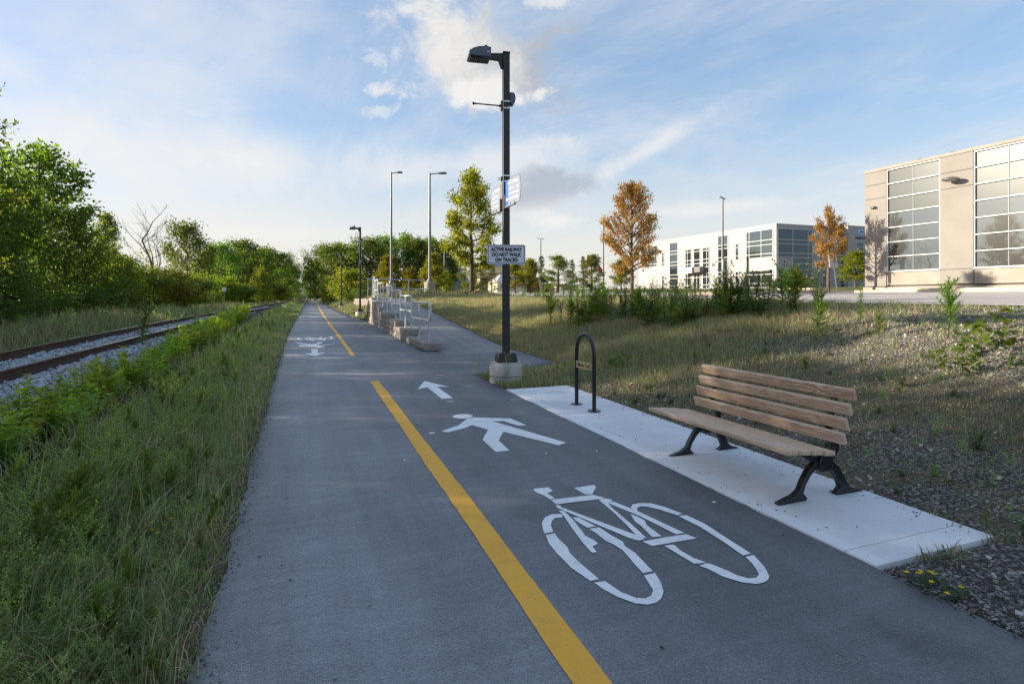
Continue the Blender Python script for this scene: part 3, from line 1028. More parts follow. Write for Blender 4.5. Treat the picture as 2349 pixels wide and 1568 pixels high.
def slat(name, cx, cz, w, t, ang, lab=None):
    c, s_ = math.cos(ang), math.sin(ang)
    poly = [(cx - BX + c * a - s_ * b, cz - .066 + s_ * a + c * b) for a, b in ((-w / 2, -t / 2), (w / 2, -t / 2), (w / 2, t / 2), (-w / 2, t / 2))]
    mb = MB()
    mb.prism(poly, -.787 + random.uniform(-.003, .003), .787, 'y')
    return mb.build(name, M_WOOD, bench, bevel=.011, seg=3, label=lab)


random.seed(4)
for cx, cz in ((3.066, .462), (3.178, .453), (3.292, .442), (3.406, .426)):
    slat('seat_slat', cx, cz, .100, .036, R(-5.5))
for cx, cz in ((3.640, .812), (3.603, .712), (3.571, .612), (3.548, .512)):
    slat('back_slat', cx, cz, .085, .036, R(106 - 180 + 0))


def iron(name, poly, y, t, parent=bench):
    mb = MB()
    mb.prism([(x - BX, z - .066) for x, z in poly], y - t / 2, y + t / 2, 'y')
    return mb.build(name, M_IRON, parent, bevel=.009, seg=2)


for y in (-.61, .61):
    fr = iron('leg_frame', [(3.465, .315), (3.49, .25), (3.58, .25), (3.61, .305), (3.59, .375), (3.49, .375)], y, .085)
    iron('leg', [(3.105, .058), (3.36, .058), (3.372, .078), (3.335, .115), (3.355, .165), (3.40, .225), (3.44, .262), (3.49, .275), (3.495, .335), (3.44, .315), (3.385, .268), (3.335, .20), (3.30, .135), (3.25, .105), (3.115, .070)], y, .05)
    iron('leg', [(3.655, .058), (3.93, .055), (3.92, .070), (3.81, .102), (3.765, .135), (3.735, .19), (3.68, .27), (3.61, .325), (3.585, .275), (3.63, .235), (3.675, .165), (3.70, .112), (3.66, .078)], y, .05)
    iron('seat_support', ribbon([(3.05, .438), (3.18, .418), (3.32, .392), (3.42, .352), (3.50, .325)], [.018, .03, .04, .05, .06]), y, .04)
    iron('back_support', ribbon([(3.55, .335), (3.62, .35), (3.662, .395), (3.66, .45), (3.61, .50), (3.598, .56), (3.625, .66), (3.66, .77), (3.672, .815)], [.06, .055, .05, .045, .035, .032, .032, .03, .026]), y, .045)
    for fx in (3.345, 3.675):
        mb = MB()
        mb.lathe([(.016, 0), (.016, .006), (.009, .007), (.009, .018)], (fx - BX, y + .045, .058 - .066 + .004), 8)
        mb.build('anchor_bolt', M_STEEL, bench)
mb = MB()
mb.tube([(3.535 - BX, -.61, .31 - .066), (3.535 - BX, .61, .31 - .066)], .016, 10)
mb.build('cross_bar', M_IRON, bench)

# ------------------------------------------------------------------ bicycle hoop with the trail's name plate
RXc, RYc = 3.405, 6.32
rz_ = float(zp(RXc, RYc)) + .012
rack = thing('bicycle_rack', 'black tubular bicycle hoop with a yellow name plate across it', 'bike rack', (RXc, RYc, rz_))
mb = MB()
hw, ht = .232, .925
pts = [(0, hw, 0), (0, hw, ht - hw - .02)] + [(0, hw * math.cos(a), ht - hw - .02 + (hw + .02) * math.sin(a)) for a in np.linspace(.12, PI - .12, 17)] + [(0, -hw, ht - hw - .02), (0, -hw, 0)]
mb.tube(pts, .0245, 16)
mb.build('hoop', M_IRON, rack)
for s_ in (-1, 1):
    mb = MB()
    mb.lathe([(.078, 0), (.078, .007), (.072, .010), (.03, .010)], (0, s_ * hw, 0), 28)
    fl_ = mb.build('flange', M_IRON, rack)
    for q in range(3):
        t = q * 2.1 + .5
        mb = MB()
        mb.lathe([(.011, .009), (.011, .020), (.006, .023)], (.055 * math.cos(t), s_ * hw + .055 * math.sin(t), 0), 6)
        mb.build('bolt', M_STEEL, fl_)
ZPL = .535
mb = MB()
mb.box(-.022, -.018, -.205, .205, ZPL - .044, ZPL + .044)
plate = mb.build('name_plate', M_PLATE, rack, bevel=.001)
TX = (R(90), 0, R(-90))      # print that reads along -Y and faces -X
text('lettering', 'Market Trail', .070, M_INK, plate, (-.0225, .00, ZPL - .003), TX, .0012, .0006, sx=.80)
mb = MB()
mb.tube([(-.0222, .158, ZPL), (-.0235, .158, ZPL)], .028, 20)
rd = mb.build('round_emblem', M_LOGO, plate, smooth=False)
for zz in (-.011, .0, .011):
    pass
mb = MB()
mb.prism([(.150, ZPL - .012), (.166, ZPL - .012), (.166, ZPL + .006), (.158, ZPL + .016), (.150, ZPL + .006)], -.0246, -.0236, 'x')
mb.build('emblem_mark', M_SIGNT, plate, smooth=False)
mb = MB()
for z0 in (.018, -.018):
    pts = [(-.0232, -.170 + .016 * math.cos(a), ZPL + z0 + .016 * math.sin(a)) for a in np.linspace(0, 2 * PI, 15)]
    mb.tube(pts, .0016, 4)
mb.build('ring_mark', M_INK, plate)

# ------------------------------------------------------------------ path lamp (square black pole on a concrete foot)
LZ = float(zp(3.2, 8.66)) - .004


def make_lamp(loc, rz):
    t = thing('street_lamp', 'tall square black lamp post on a round concrete base, nearest lamp of the path', 'street lamp', loc, rz, 'black lamp posts along the path')
    mb = MB()
    mb.lathe([(.268, -.3), (.268, .075), (.262, .085), (.250, .090), (.250, .100), (.262, .105), (.270, .115), (.270, .262), (.262, .288), (.246, .298), (.240, .300), (.240, .326), (.232, .330)], n=40)
    mb.build('concrete_base', M_BASE, t)
    mb = MB()
    a, b, z0, z1 = .172, .142, .328, .482
    mb.add([(-a, -a, z0), (a, -a, z0), (a, a, z0), (-a, a, z0), (-b, -b, z1), (b, -b, z1), (b, b, z1), (-b, b, z1)],
           [(0, 3, 2, 1), (4, 5, 6, 7), (0, 1, 5, 4), (1, 2, 6, 5), (2, 3, 7, 6), (3, 0, 4, 7)])
    cv = mb.build('base_cover', M_POLE, t, bevel=.022, seg=3)
    mb = MB()
    mb.box(-.006, .006, -a - .003, -a + .03, z0 + .01, z1 - .02)
    mb.build('cover_seam', M_DARK, cv)
    for sx in (-.10, .10):
        mb = MB()
        mb.lathe([(.008, -.002), (.008, .008)], (sx, -.05, z1), 8)
        mb.build('cover_bolt', M_DARK, cv)
    mb = MB()
    mb.box(-.056, .056, -.056, .056, .40, 5.375)
    mb.build('pole', M_POLE, t, bevel=.008, seg=2)
    mb = MB()
    mb.box(-.061, .061, -.061, .061, 5.375, 5.40)
    mb.build('pole_cap', M_POLE, t, bevel=.006)
    # arm and head reaching over the path
    mb = MB()
    mb.prism([(-.056, 5.375), (-.056, 5.13), (-.085, 5.13), (-.13, 5.255), (-.27, 5.262), (-.27, 5.36), (-.10, 5.375)], -.03, .03, 'y')
    mb.build('arm', M_POLE, t, bevel=.006)
    mb = MB()
    prof = [(-.27, 5.245), (-.27, 5.41), (-.36, 5.415), (-.46, 5.405), (-.55, 5.375), (-.625, 5.33), (-.635, 5.265), (-.60, 5.248)]
    mb.prism(prof, -.155, .155, 'y')
    hd = mb.build('lamp_head', M_GREY, t, bevel=.012, seg=2)
    mb = MB()
    mb.box(-.60, -.40, -.12, .12, 5.238, 5.2475)
    mb.build('lens_panel', M_DARK, hd)
    mb = MB()
    for i in range(6):
        for j in range(4):
            mb.lathe([(.010, -.006), (.013, 0)], (-.575 + i * .03, -.075 + j * .05, 5.2375), 6)
    mb.build('led_lenses', M_LENS, hd)
    mb = MB()
    mb.box(-.335, -.295, -.158, -.1555, 5.315, 5.330)
    mb.build('sticker', M_SIGNW, hd)
    mb = MB()
    mb.lathe([(.040, 5.40), (.040, 5.418), (.034, 5.42), (.034, 5.475), (.030, 5.485)], (-.335, 0, 0), 20)
    mb.build('photocell', M_GREY, t)
    # banner bar
    mb = MB()
    mb.tube([(-.056, 0, 4.52), (-.52, 0, 4.53)], .011, 10)
    mb.tube([(-.056, 0, 4.52), (-.115, 0, 4.521)], .02, 10)
    mb.lathe([(.004, -.024), (.018, -.016), (.024, 0), (.018, .016), (.004, .024)], (-.535, 0, 4.53), 12)
    mb.tube([(-.505, 0, 4.53), (-.497, 0, 4.53)], .019, 10)
    mb.build('banner_bar', M_POLE, t)
    for z in (4.475, 4.585, 3.37, 3.28):
        mb = MB()
        w = .059
        mb.box(-w, w, -w, -.0565, z - .009, z + .009)
        mb.box(-w, w, .0565, w, z - .009, z + .009)
        mb.box(-w, -.0565, -.0565, .0565, z - .009, z + .009)
        mb.box(.0565, w, -.0565, .0565, z - .009, z + .009)
        mb.box(.01, .03, -w - .008, -w, z - .014, z + .014)
        mb.build('band_clamp', M_STEEL, t, smooth=False)
    mb = MB()
    mb.box(-.085, -.056, -.03, .03, 4.44, 4.60)
    mb.build('bar_bracket', M_POLE, t)
    # sensor box on the far side of the pole
    mb = MB()
    mb.prism([(.058, 4.56), (.058, 4.74), (.12, 4.74), (.145, 4.71), (.155, 4.65), (.145, 4.59), (.12, 4.54), (.10, 4.53)], -.06, .06, 'y')
    mb.build('sensor_box', M_GREY, t, bevel=.012)
    # eye bolt
    mb = MB()
    mb.box(-.085, -.056, -.02, .02, 3.29, 3.36)
    mb.tube([(-.118 + .02 * math.cos(a), 0, 3.325 + .02 * math.sin(a)) for a in np.linspace(0, 2 * PI, 13)], .004, 5)
    mb.build('eye_bolt', M_POLE, t)
    return t


lamp0 = make_lamp((3.2, 8.66, LZ), R(-9))
for (x, y, dz, lab) in [(3.52, 34.8, 0, 'black lamp post standing in weeds just past the block wall'),
                       (4.02, 57.2, 0, 'black lamp post second past the wall, before the yellow-green trees'),
                       (4.85, 86, 0, 'black lamp post third past the wall, against the small bright trees'),
                       (5.85, 121, 0, 'thin black lamp post fourth past the wall'),
                       (6.5, 150, 0, 'thin black lamp post fifth past the wall, before the dark wood'),
                       (7.1, 176, 0, 'faint farthest black lamp post near the end of the path')]:
    dup(lamp0, (x, y, float(ground(x, y)) - .02), R(0), None, lab)

# ------------------------------------------------------------------ signs on the near lamp post
def rounded(w, h, r, n=5):
    pts = []
    for cx, cy, a0 in ((w / 2 - r, h / 2 - r, 0), (-w / 2 + r, h / 2 - r, PI / 2), (-w / 2 + r, -h / 2 + r, PI), (w / 2 - r, -h / 2 + r, 1.5 * PI)):
        for i in range(n + 1):
            a = a0 + PI / 2 * i / n
            pts.append((cx + r * math.cos(a), cy + r * math.sin(a)))
    return pts


sg = thing('warning_sign', 'white railway warning sign with black lettering on the near lamp post', 'sign', (3.176, 8.575, 2.185), R(-16))
mb = MB()
mb.prism(rounded(.625, .318, .035), -.004, 0, 'y')
face = mb.build('sign_plate', M_SIGNW, sg, smooth=False)
o_, i_ = rounded(.600, .293, .028), rounded(.582, .275, .022)
mb = MB()
n_ = len(o_)
mb.add([(x, -.0052, z) for x, z in o_] + [(x, -.0052, z) for x, z in i_], [(k, (k + 1) % n_, n_ + (k + 1) % n_, n_ + k) for k in range(n_)])
mb.build('border', M_INK, face, smooth=False)
for body, z, sx in (('ACTIVE RAILWAY', .078, .765), ('DO NOT WALK', -.006, .80), ('ON TRACKS', -.090, .80)):
    text('lettering', body, .082, M_INK, face, (0, -.0048, z), (R(90), 0, 0), .0048, .0006, sx=sx)
for z in (.146, -.146):
    mb = MB()
    mb.tube([(0.002, -.004, z), (.002, -.010, z)], .011, 12)
    mb.build('bolt', M_GALV, sg)
mb = MB()
mb.box(-.02, .02, .0, .022, -.14, .14)
mb.build('bracket', M_GALV, sg)


def finger(loc, s_, lab, rows, L):
    """direction board: flat panel beside the post, pointed at its free end; s_=-1 points to the viewer"""
    t = thing('direction_sign', lab, 'sign', loc)
    H, P = .41, .05
    if s_ < 0:
        poly = [(0, 0), (0, H), (-L, H), (-L - P, H * .5), (-L, 0)]
    else:
        poly = [(0, 0), (0, H), (L, H), (L + P, H * .5), (L, 0)]
    mb = MB()
    mb.prism(poly, -.002, .002, 'x')
    pn = mb.build('panel', M_SIGNP, t, smooth=False)
    mb = MB()
    q = [(p[0], p[1]) for p in poly]
    for a, b in zip(q, q[1:] + q[:1]):
        mb.tube([(0, a[0], a[1]), (0, b[0], b[1])], .0045, 4)
    mb.build('edge_trim', M_SIGNE, t)
    if s_ < 0:
        mb = MB()
        mb.box(-.0042, -.0022, -.115, -.004, .006, H - .006)
        mb.build('unwashed_blue', M_SIGNB, pn, smooth=False)  # the board's own blue, left free of the painted glare
        mb = MB()
        mb.tube([(-.0045, -.055, .10), (-.0052, -.055, .10)], .030, 16)
        mb.build('round_symbol', M_SIGNT, pn, smooth=False)
    rr_ = random.Random(rows)          # rows of print too small to read: word-long marks
    mb = MB()
    for r_, (z, hh) in enumerate(((.335, .030), (.245, .022), (.165, .022), (.085, .022))):
        u = .07 if r_ == 0 else .14
        while u < L - .17:
            w_ = rr_.uniform(.02, .07)
            mb.box(-.0040, -.0024, s_ * u, s_ * (u + w_), z, z + hh * rr_.uniform(.75, 1.0))
            u += w_ + .012
            if r_ == 1 and u > .3:
                break
        mb.box(-.0040, -.0024, s_ * (L - .13), s_ * (L - .06), z - .02, z + .01)
    mb.build('print_rows', M_SIGNT, pn, smooth=False)
    mb = MB()
    mb.box(-.018, .018, min(0, s_ * .42), max(0, s_ * .42), -.022, 0)
    for d in (.22, .38):
        mb.box(-.012, .012, s_ * d - .015, s_ * d + .015, 0, .035)
    mb.build('carrier_rail', M_SIGNE, t, smooth=False)
    mb = MB()
    mb.box(-.02, .05, -.02 if s_ < 0 else 0, 0 if s_ < 0 else .02, -.03, H * .45)
    mb.build('mount', M_GALV, t)
    return t


finger((3.172, 8.585, 2.965), -1, 'blue direction board on the lamp post pointing towards the viewer', 3, .61)
finger((3.14, 8.735, 2.93), 1, 'glare-washed blue direction board half behind the lamp post pointing away', 5, .47)

# ------------------------------------------------------------------ block wall beside the ramp
def wall_x(y):
    return 2.9 + .0016 * (y - 13.6) ** 2


wall = thing('block_wall', 'stepped retaining wall of rough grey concrete blocks beside the ramp', 'wall', (0, 0, 0))
variants = []
rr = random.Random(8)
for v_ in range(6):
    mb = MB()
    L, Dp, Hh = .70, .42, .176
    # rough split face (towards -X), tapered back
    ys_ = [-L / 2, -L / 6, L / 6, L / 2]
    zs_ = [0, Hh * .5, Hh]
    vs = []
    for y in ys_:
        for z in zs_:
            e = (abs(y) > L / 2 - .01) or z in (0, Hh)
            vs.append((0 + (rr.uniform(.004, .012) if e else -rr.uniform(.004, .028)), y, z))
    fs = [(i * 3 + j, i * 3 + j + 1, i * 3 + j + 4, i * 3 + j + 3) for i in range(3) for j in range(2)]
    n0 = len(vs)
    vs += [(Dp, -L / 2, 0), (Dp, -L / 2, Hh), (Dp, L / 2, Hh), (Dp, L / 2, 0)]
    fs += [(n0, n0 + 3, n0 + 2, n0 + 1), (0, 1, 2, n0 + 1, n0), (9, n0 + 3, n0 + 2, 11, 10), (2, 5, 8, 11, n0 + 2, n0 + 1), (0, n0, n0 + 3, 9, 6, 3)]
    me = mb.add(vs, fs) or mb.mesh('block', M_BLOCK, smooth=False)
    variants.append(me)
YS = [13.62, 16.40, 18.40, 20.55, 23.3, 25.4, 27.2]
TOP = [.355 + .183 * k for k in range(7)]
for k in range(7):
    y = YS[k]
    first = True
    end = 29.3
    while y < end - .3:
        yc = y + .35
        o = link('block', variants[rr.randrange(6)], wall)
        dxy = math.atan(2 * .0016 * (yc - 13.6))
        o.location = (wall_x(yc) + .010 * k + rr.uniform(-.006, .006), yc, TOP[k] - .181)
        o.rotation_euler = (0, 0, -dxy + rr.uniform(-.006, .006))
        if first:      # end blocks are whole caps, a little longer and smoother
            o.scale = (1.02, 1.0, 1)
            first = False
        y += .705
# bottom footing course, half sunk in the ground
yb = 14.4
while yb < 29:
    o = link('block', variants[rr.randrange(6)], wall)
    o.location = (wall_x(yb + .35) - .008, yb + .35, TOP[0] - .181 - .181)
    o.rotation_euler = (0, 0, -math.atan(.0032 * (yb - 13.3)))
    yb += .705

# galvanised handrail on top of the wall
hr = thing('handrail', 'galvanised stepped pipe handrail on top of the block wall', 'railing', (0, 0, 0))
RR = .025


def hx(y):
    return wall_x(y) + .235


def post(y, z0, z1, x=None):
    mb = MB()
    x = hx(y) if x is None else x
    mb.tube([(x, y, z0), (x, y, z1)], RR, 10)
    mb.lathe([(.05, 0), (.05, .012), (.03, .014)], (x, y, z0), 12)
    mb.build('post', M_RAIL, hr)


for k in range(7):
    a = YS[k] + (.50 if k == 0 else .20)
    b = (YS[k + 1] + .20) if k < 6 else 28.9
    zt, zm = TOP[k] + .985, TOP[k] + .53
    mb = MB()
    n = 5
    ya = np.linspace(a, b, n)
    pts = [(hx(y), y, zt) for y in ya]
    if k == 0:      # the bent end that joins top and middle rail
        loop = [(hx(a), a - .02, zm)] + [(hx(a), a - .02 - .14 * math.cos(t), zm + (zt - zm) / 2 + (zt - zm) / 2 * math.sin(t)) for t in np.linspace(-1.35, 1.35, 13)] + [(hx(a), a - .02, zt)]
        pts = loop + pts
        lm = [(hx(y), y, zm) for y in ya]
        mb.tube(pts, RR, 10)
        mb.build('top_rail', M_RAIL, hr)
        mb = MB()
        mb.tube(lm, RR, 10)
        mb.build('middle_rail', M_RAIL, hr)
    else:
        mb.tube(pts, RR, 10)
        mb.build('top_rail', M_RAIL, hr)
        mb = MB()
        mb.tube([(hx(y), y, zm) for y in ya], RR, 10)
        mb.build('middle_rail', M_RAIL, hr)
    if k == 0:
        post(a, TOP[0], zt)
    if b - a > 1.2:
        post((a + b) / 2, TOP[k], zt)
    if k < 6:
        post(b, TOP[k + 1] - (.0), TOP[k + 1] + .985)
    else:
        post(b, TOP[6], zt + .05)

# railing across the head of the ramp
ur = thing('guard_railing', 'level two-bar galvanised railing across the head of the ramp', 'railing', (0, 0, 0))
P0, P1 = Vector((3.3, 28.95, 0)), Vector((6.8, 31.2, 0))
z0_, z1_ = 1.46, 2.40
for zt in (z1_, 1.92):
    mb = MB()
    mb.tube([(P0.x, P0.y, zt), (P1.x, P1.y, zt)] + ([(P1.x + .1, P1.y + .05, zt - .02)] if zt > 2 else []), .022, 10)
    mb.build('rail', M_RAIL, ur)
for i in range(4):
    p = P0.lerp(P1, i / 3.0)
    mb = MB()
    mb.tube([(p.x, p.y, float(ground(p.x, p.y)) - .05), (p.x, p.y, z1_)], .022, 10)
    mb.build('post', M_RAIL, ur)

# ------------------------------------------------------------------ railway track
track = thing('railway_track', 'single railway track with rusty rails, worn bright on top, in grey ballast', 'railway track', (0, 0, 0))


def tx(y):
    return -4.80 + .04 * y


def tz(x, y):
    return zp(x, y)


tys = np.concatenate([np.arange(-8, 40, 1.0), np.arange(40, 150, 4)])
for off in (-.615, .615):
    prof = [(-.052, 0), (.052, 0), (.050, .012), (.012, .028), (.010, .100), (.028, .112), (.030, .142), (-.030, .142), (-.028, .112), (-.010, .100), (-.012, .028), (-.050, .012)]
    vs, fs, mi = [], [], []
    k = len(prof)
    for i, y in enumerate(tys):
        x = tx(y) + off
        z = float(tz(x, y)) + .250
        vs += [(x + p[0], y, z + p[1]) for p in prof]
        if i:
            for j in range(k):
                fs.append(((i - 1) * k + j, i * k + j, i * k + (j + 1) % k, (i - 1) * k + (j + 1) % k))
                mi.append(1 if j == 6 else 0)
    mb = MB()
    mb.v, mb.f, mb.m = vs, [f[::-1] for f in fs], mi
    mb.build('rail', [M_RUST, M_RAILTOP], track, smooth=False)
ties = []
rr = random.Random(2)
for v_ in range(4):
    mb = MB()
    mb.box(-1.06, 1.06, -.095, .095, -.12, 0)
    ties.append(mb.mesh('sleeper', M_TIE, False))
plm = MB()
plm.box(-.12, .12, -.07, .07, 0.0, .012)
for sx in (-.075, .075):
    for sy in (-.04, .04):
        plm.box(sx - .014, sx + .014, sy - .014, sy + .014, .011, .035)
pl_me = plm.mesh('tie_plate', M_RUST, False)
y = -2.0
i = 0
while y < 70:
    o = link('sleeper', ties[i % 4], track)
    x = tx(y)
    o.location = (x + rr.uniform(-.03, .03), y, float(tz(x, y)) + .222)
    o.rotation_euler = (0, 0, R(-2.3) + rr.uniform(-.015, .015))
    if y < 30:
        for off in (-.615, .615):
            link('tie_plate', pl_me, o, loc=(off, 0, 0))
    y += .50
    i += 1

# ------------------------------------------------------------------ buildings
UNIT = {}


def pane(parent, name, axis, c, u0, u1, z0, z1, mat, t=.012):
    """flat glass pane or panel in a wall plane; shares one unit box per material"""
    key = (axis, mat.name, name)
    if key not in UNIT:
        mb = MB()
        mb.box(-.5, .5, -.5, .5, -.5, .5)
        UNIT[key] = mb.mesh(name, mat, False)
    o = link(name, UNIT[key], parent)
    if axis == 'x':
        o.location = (c, (u0 + u1) / 2, (z0 + z1) / 2)
        o.scale = (t, u1 - u0, z1 - z0)
    else:
        o.location = ((u0 + u1) / 2, c, (z0 + z1) / 2)
        o.scale = (u1 - u0, t, z1 - z0)
    return o


def window(parent, axis, c, u, zs, mats, bar=.07, mull=.05, dep=.09, fmat=None, mullmat=None, skip=()):
    """u: edges and mullions along the wall, zs: sill, transoms and head; panes are sub-parts of the frame"""
    mb = MB()

    def bx(u0, u1, z0, z1, d0, d1, k=0):
        if axis == 'x':
            mb.box(c + d0, c + d1, u0, u1, z0, z1, k)
        else:
            mb.box(u0, u1, c + d0, c + d1, z0, z1, k)
    for z in zs:
        bx(u[0], u[-1], z - bar / 2, z + bar / 2, -dep, .03)
    for i, uu in enumerate(u):
        e = i in (0, len(u) - 1)
        w = bar if e else mull
        bx(uu - w / 2, uu + w / 2, zs[0], zs[-1], (-dep + .004 if e or mullmat is None else -.035), .026, 0 if e or mullmat is None else 1)
    fr = mb.build('window', [fmat or M_FRAME, mullmat or M_FRAMED], parent, smooth=False)
    for i in range(len(u) - 1):
        for j in range(len(zs) - 1):
            if (i, j) in skip:
                pane(fr, 'infill_panel', axis, c, u[i], u[i + 1], zs[j], zs[j + 1], M_WPREC, .02)
                continue
            m = mats[j] if isinstance(mats, (list, tuple)) else mats
            pane(fr, 'pane', axis, c, u[i], u[i + 1], zs[j], zs[j + 1], m)
    return fr


# beige two-storey office by the road
bo = thing('office_building', 'beige concrete office with tall gridded windows, lit by low sun beside the road', 'building', (0, 0, 0))
BXF = 39.0
mb = MB()
mb.box(BXF + .30, BXF + 22, -30, 29.34, 1.6, 10.5)
mb.build('wall', M_BEIGE, bo, smooth=False)
ZR = [3.29, 4.31, 5.33, 6.36, 7.40, 8.43, 9.45, 10.44]
piers, wins = [], []
y = 29.36
edges = []
pos = 29.36
layout = [('p', 1.60), ('w', 3.56), ('p', 1.94), ('w', 3.56), ('p', 1.94), ('w', 3.56), ('p', 1.94), ('w', 3.56), ('p', 1.94), ('w', 3.56), ('p', 20)]
for kind, L in layout:
    a, b = pos - L, pos
    pos = a
    if kind == 'p':
        zz = [2.30, 3.235, 8.41, 9.435, 10.50]
        if b > 29:
            zz = [2.22, 3.235, 8.56, 9.56, 10.50]
        for z0, z1 in zip(zz[:-1], zz[1:]):
            mb = MB()
            mb.box(BXF, BXF + .32, a, b if b < 29 else b + .0, z0 + .012, z1 - .012)
            mb.build('wall_panel', M_BEIGE, bo, smooth=False, bevel=.012, seg=1)
    else:
        mb = MB()
        mb.box(BXF + .07, BXF + .34, a + .02, b - .02, 2.30, 3.22)
        mb.build('wall_panel', M_BEIGE2, bo, smooth=False)
        mb = MB()
        mb.box(BXF - .04, BXF + .30, a + .01, b - .01, 3.215, 3.275)
        mb.build('window_sill', M_FRAME, bo, smooth=False)
        # jambs
        window(bo, 'x', BXF + .17, [a + .03, (a + b) / 2, b - .03], ZR, [M_GLASS, M_GLASS, M_GLASS, M_GLASS, M_GLASSD, M_GLASSD, M_GLASSD], .06, .04, .13, mullmat=M_FRAMED)
mb = MB()
mb.box(BXF - .05, BXF + .5, -30, 29.40, 10.50, 10.70)
mb.build('roof_coping', M_BEIGE2, bo, smooth=False)
mb = MB()
mb.box(BXF - .10, BXF + .34, -30, 29.42, 1.9, 2.18)
mb.build('foundation_ledge', M_BEIGE2, bo, smooth=False)
mb = MB()
mb.lathe([(.02, -.12), (.30, -.10), (.46, -.02), (.47, .03), (.36, .10), (.18, .15), (.03, .16)], (0, 0, 0), 28)
wl = mb.build('wall_lamp', M_GALV, bo, loc=(BXF - .50, 23.25, 8.88))
mb = MB()
mb.box(.30, .52, -.09, .09, -.06, .10)
mb.build('wall_bracket', M_GALV, wl, bevel=.02)
fl_ = MB()
for i in range(3):
    fl_.tube([(BXF - .28, 28.55 + i * .13, 7.92), (BXF - .10, 28.55 + i * .13, 7.95)], [.055, .075], 12)
fl_.box(BXF - .09, BXF + .0, 28.46, 28.92, 7.87, 7.97)
fl_.build('flood_light', M_GALV, bo)
for yv in (26.4, 24.3):
    mb = MB()
    mb.tube([(BXF + 1.4, yv + .5 * math.cos(a), 10.5 + .55 * math.sin(a)) for a in np.linspace(0, PI, 13)], .05, 6)
    mb.build('roof_hoop', M_GALV, bo)

# white two-storey office further back
wo = thing('office_building', 'white two-storey office with dark window bands behind the parking lot', 'building', (0, 0, 0))
FX, FY, ZB = 61.0, 58.69, 2.70
mb = MB()
mb.box(FX + .14, FX + 34, FY + .14, 91.63, 1.4, 11.3)
mb.build('wall', M_WPREC, wo, smooth=False)
yb_ = [FY, 64.22, 67.87, 70.09, 71.98, 78.0, 79.93, 82.22, 85.93, 91.63]
zb_ = [ZB - .3, 5.22, 7.0, 9.40, 11.38]
for a, b in zip(yb_[:-1], yb_[1:]):
    n = 2 if b - a > 5.5 else 1
    for q in range(n):
        for z0, z1 in zip(zb_[:-1], zb_[1:]):
            u0, u1 = a + (b - a) * q / n, a + (b - a) * (q + 1) / n
            mb = MB()
            mb.box(FX, FX + .16, u0 + .012, u1 - .012, z0 + .012, z1 - .012)
            mb.build('wall_panel', M_WPREC, wo, smooth=False)
mb = MB()
mb.box(FX - .05, FX + .5, FY - .05, 91.7, 11.38, 11.48)
mb.box(FX + .5, FX + 34, FY - .05, FY + .5, 11.38, 11.48)
mb.build('roof_coping', M_FRAME, wo, smooth=False)
SZ = [2.76, 3.33, 4.63, 5.24, 6.9, 7.47, 8.82, 9.36, 10.83]
cf = FX - .012
window(wo, 'x', cf, [59.29, 61.36, 63.58, 64.16], [6.96, 7.46, 8.72, 9.36, 10.81], M_GLASS, .09, .08, .06)
window(wo, 'x', cf, [63.58, 64.16], [5.17, 6.96], M_GLASS, .09, .08, .06)
window(wo, 'x', cf, [59.29, 61.36, 63.58, 64.16], [2.8, 3.35, 4.6, 5.17], M_GLASS, .09, .08, .06)
window(wo, 'x', cf, [67.91, 70.05], SZ, M_GLASS, .09, .08, .06)
window(wo, 'x', cf, [79.97, 82.18], SZ, M_GLASS, .09, .08, .06)
for (a, b) in ((65.72, 66.33), (83.79, 84.38)):
    window(wo, 'x', cf, [a, b], [6.94, 7.5, 8.77, 9.3], M_GLASS, .08, .08, .06)
    window(wo, 'x', cf, [a, b], [2.82, 3.38, 4.62, 5.18], M_GLASS, .08, .08, .06)
TZ = [2.78, 3.35, 4.62, 5.25, 6.25, 6.87, 7.49, 8.85, 9.33]
window(wo, 'x', cf, [76.40, 77.35, 77.91], TZ, M_GLASS, .09, .08, .06)
window(wo, 'x', cf, [74.22, 75.75], [6.25, 6.87, 7.49, 8.85, 9.33], M_GLASS, .09, .08, .06)
window(wo, 'x', cf, [72.08, 72.62, 73.59], TZ, M_GLASS, .09, .08, .06)
window(wo, 'x', cf, [85.99, 86.52, 88.80, 90.94], [6.95, 7.48, 8.92, 9.4, 10.8], M_GLASS, .09, .08, .06)
dr = window(wo, 'x', cf - .01, [74.22, 74.98, 75.75], [2.72, 4.60, 5.2], M_GLASS, .09, .09, .06)
dr.name = 'door'
mb = MB()
mb.box(FX - 1.5, FX - .01, 74.4, 77.3, 5.32, 6.28)
cn = mb.build('canopy', M_FRAME, wo, smooth=False)
mb = MB()
mb.box(FX - 1.2, FX - .01, 72.9, 74.39, 5.42, 6.28)
mb.build('canopy_side', M_FRAMED, cn, smooth=False)
for yy in (71.1, 90.35):
    text('lettering', 'H', .80, M_NAVY, wo, (FX - .03, yy, 6.42), TX, .02, .02)
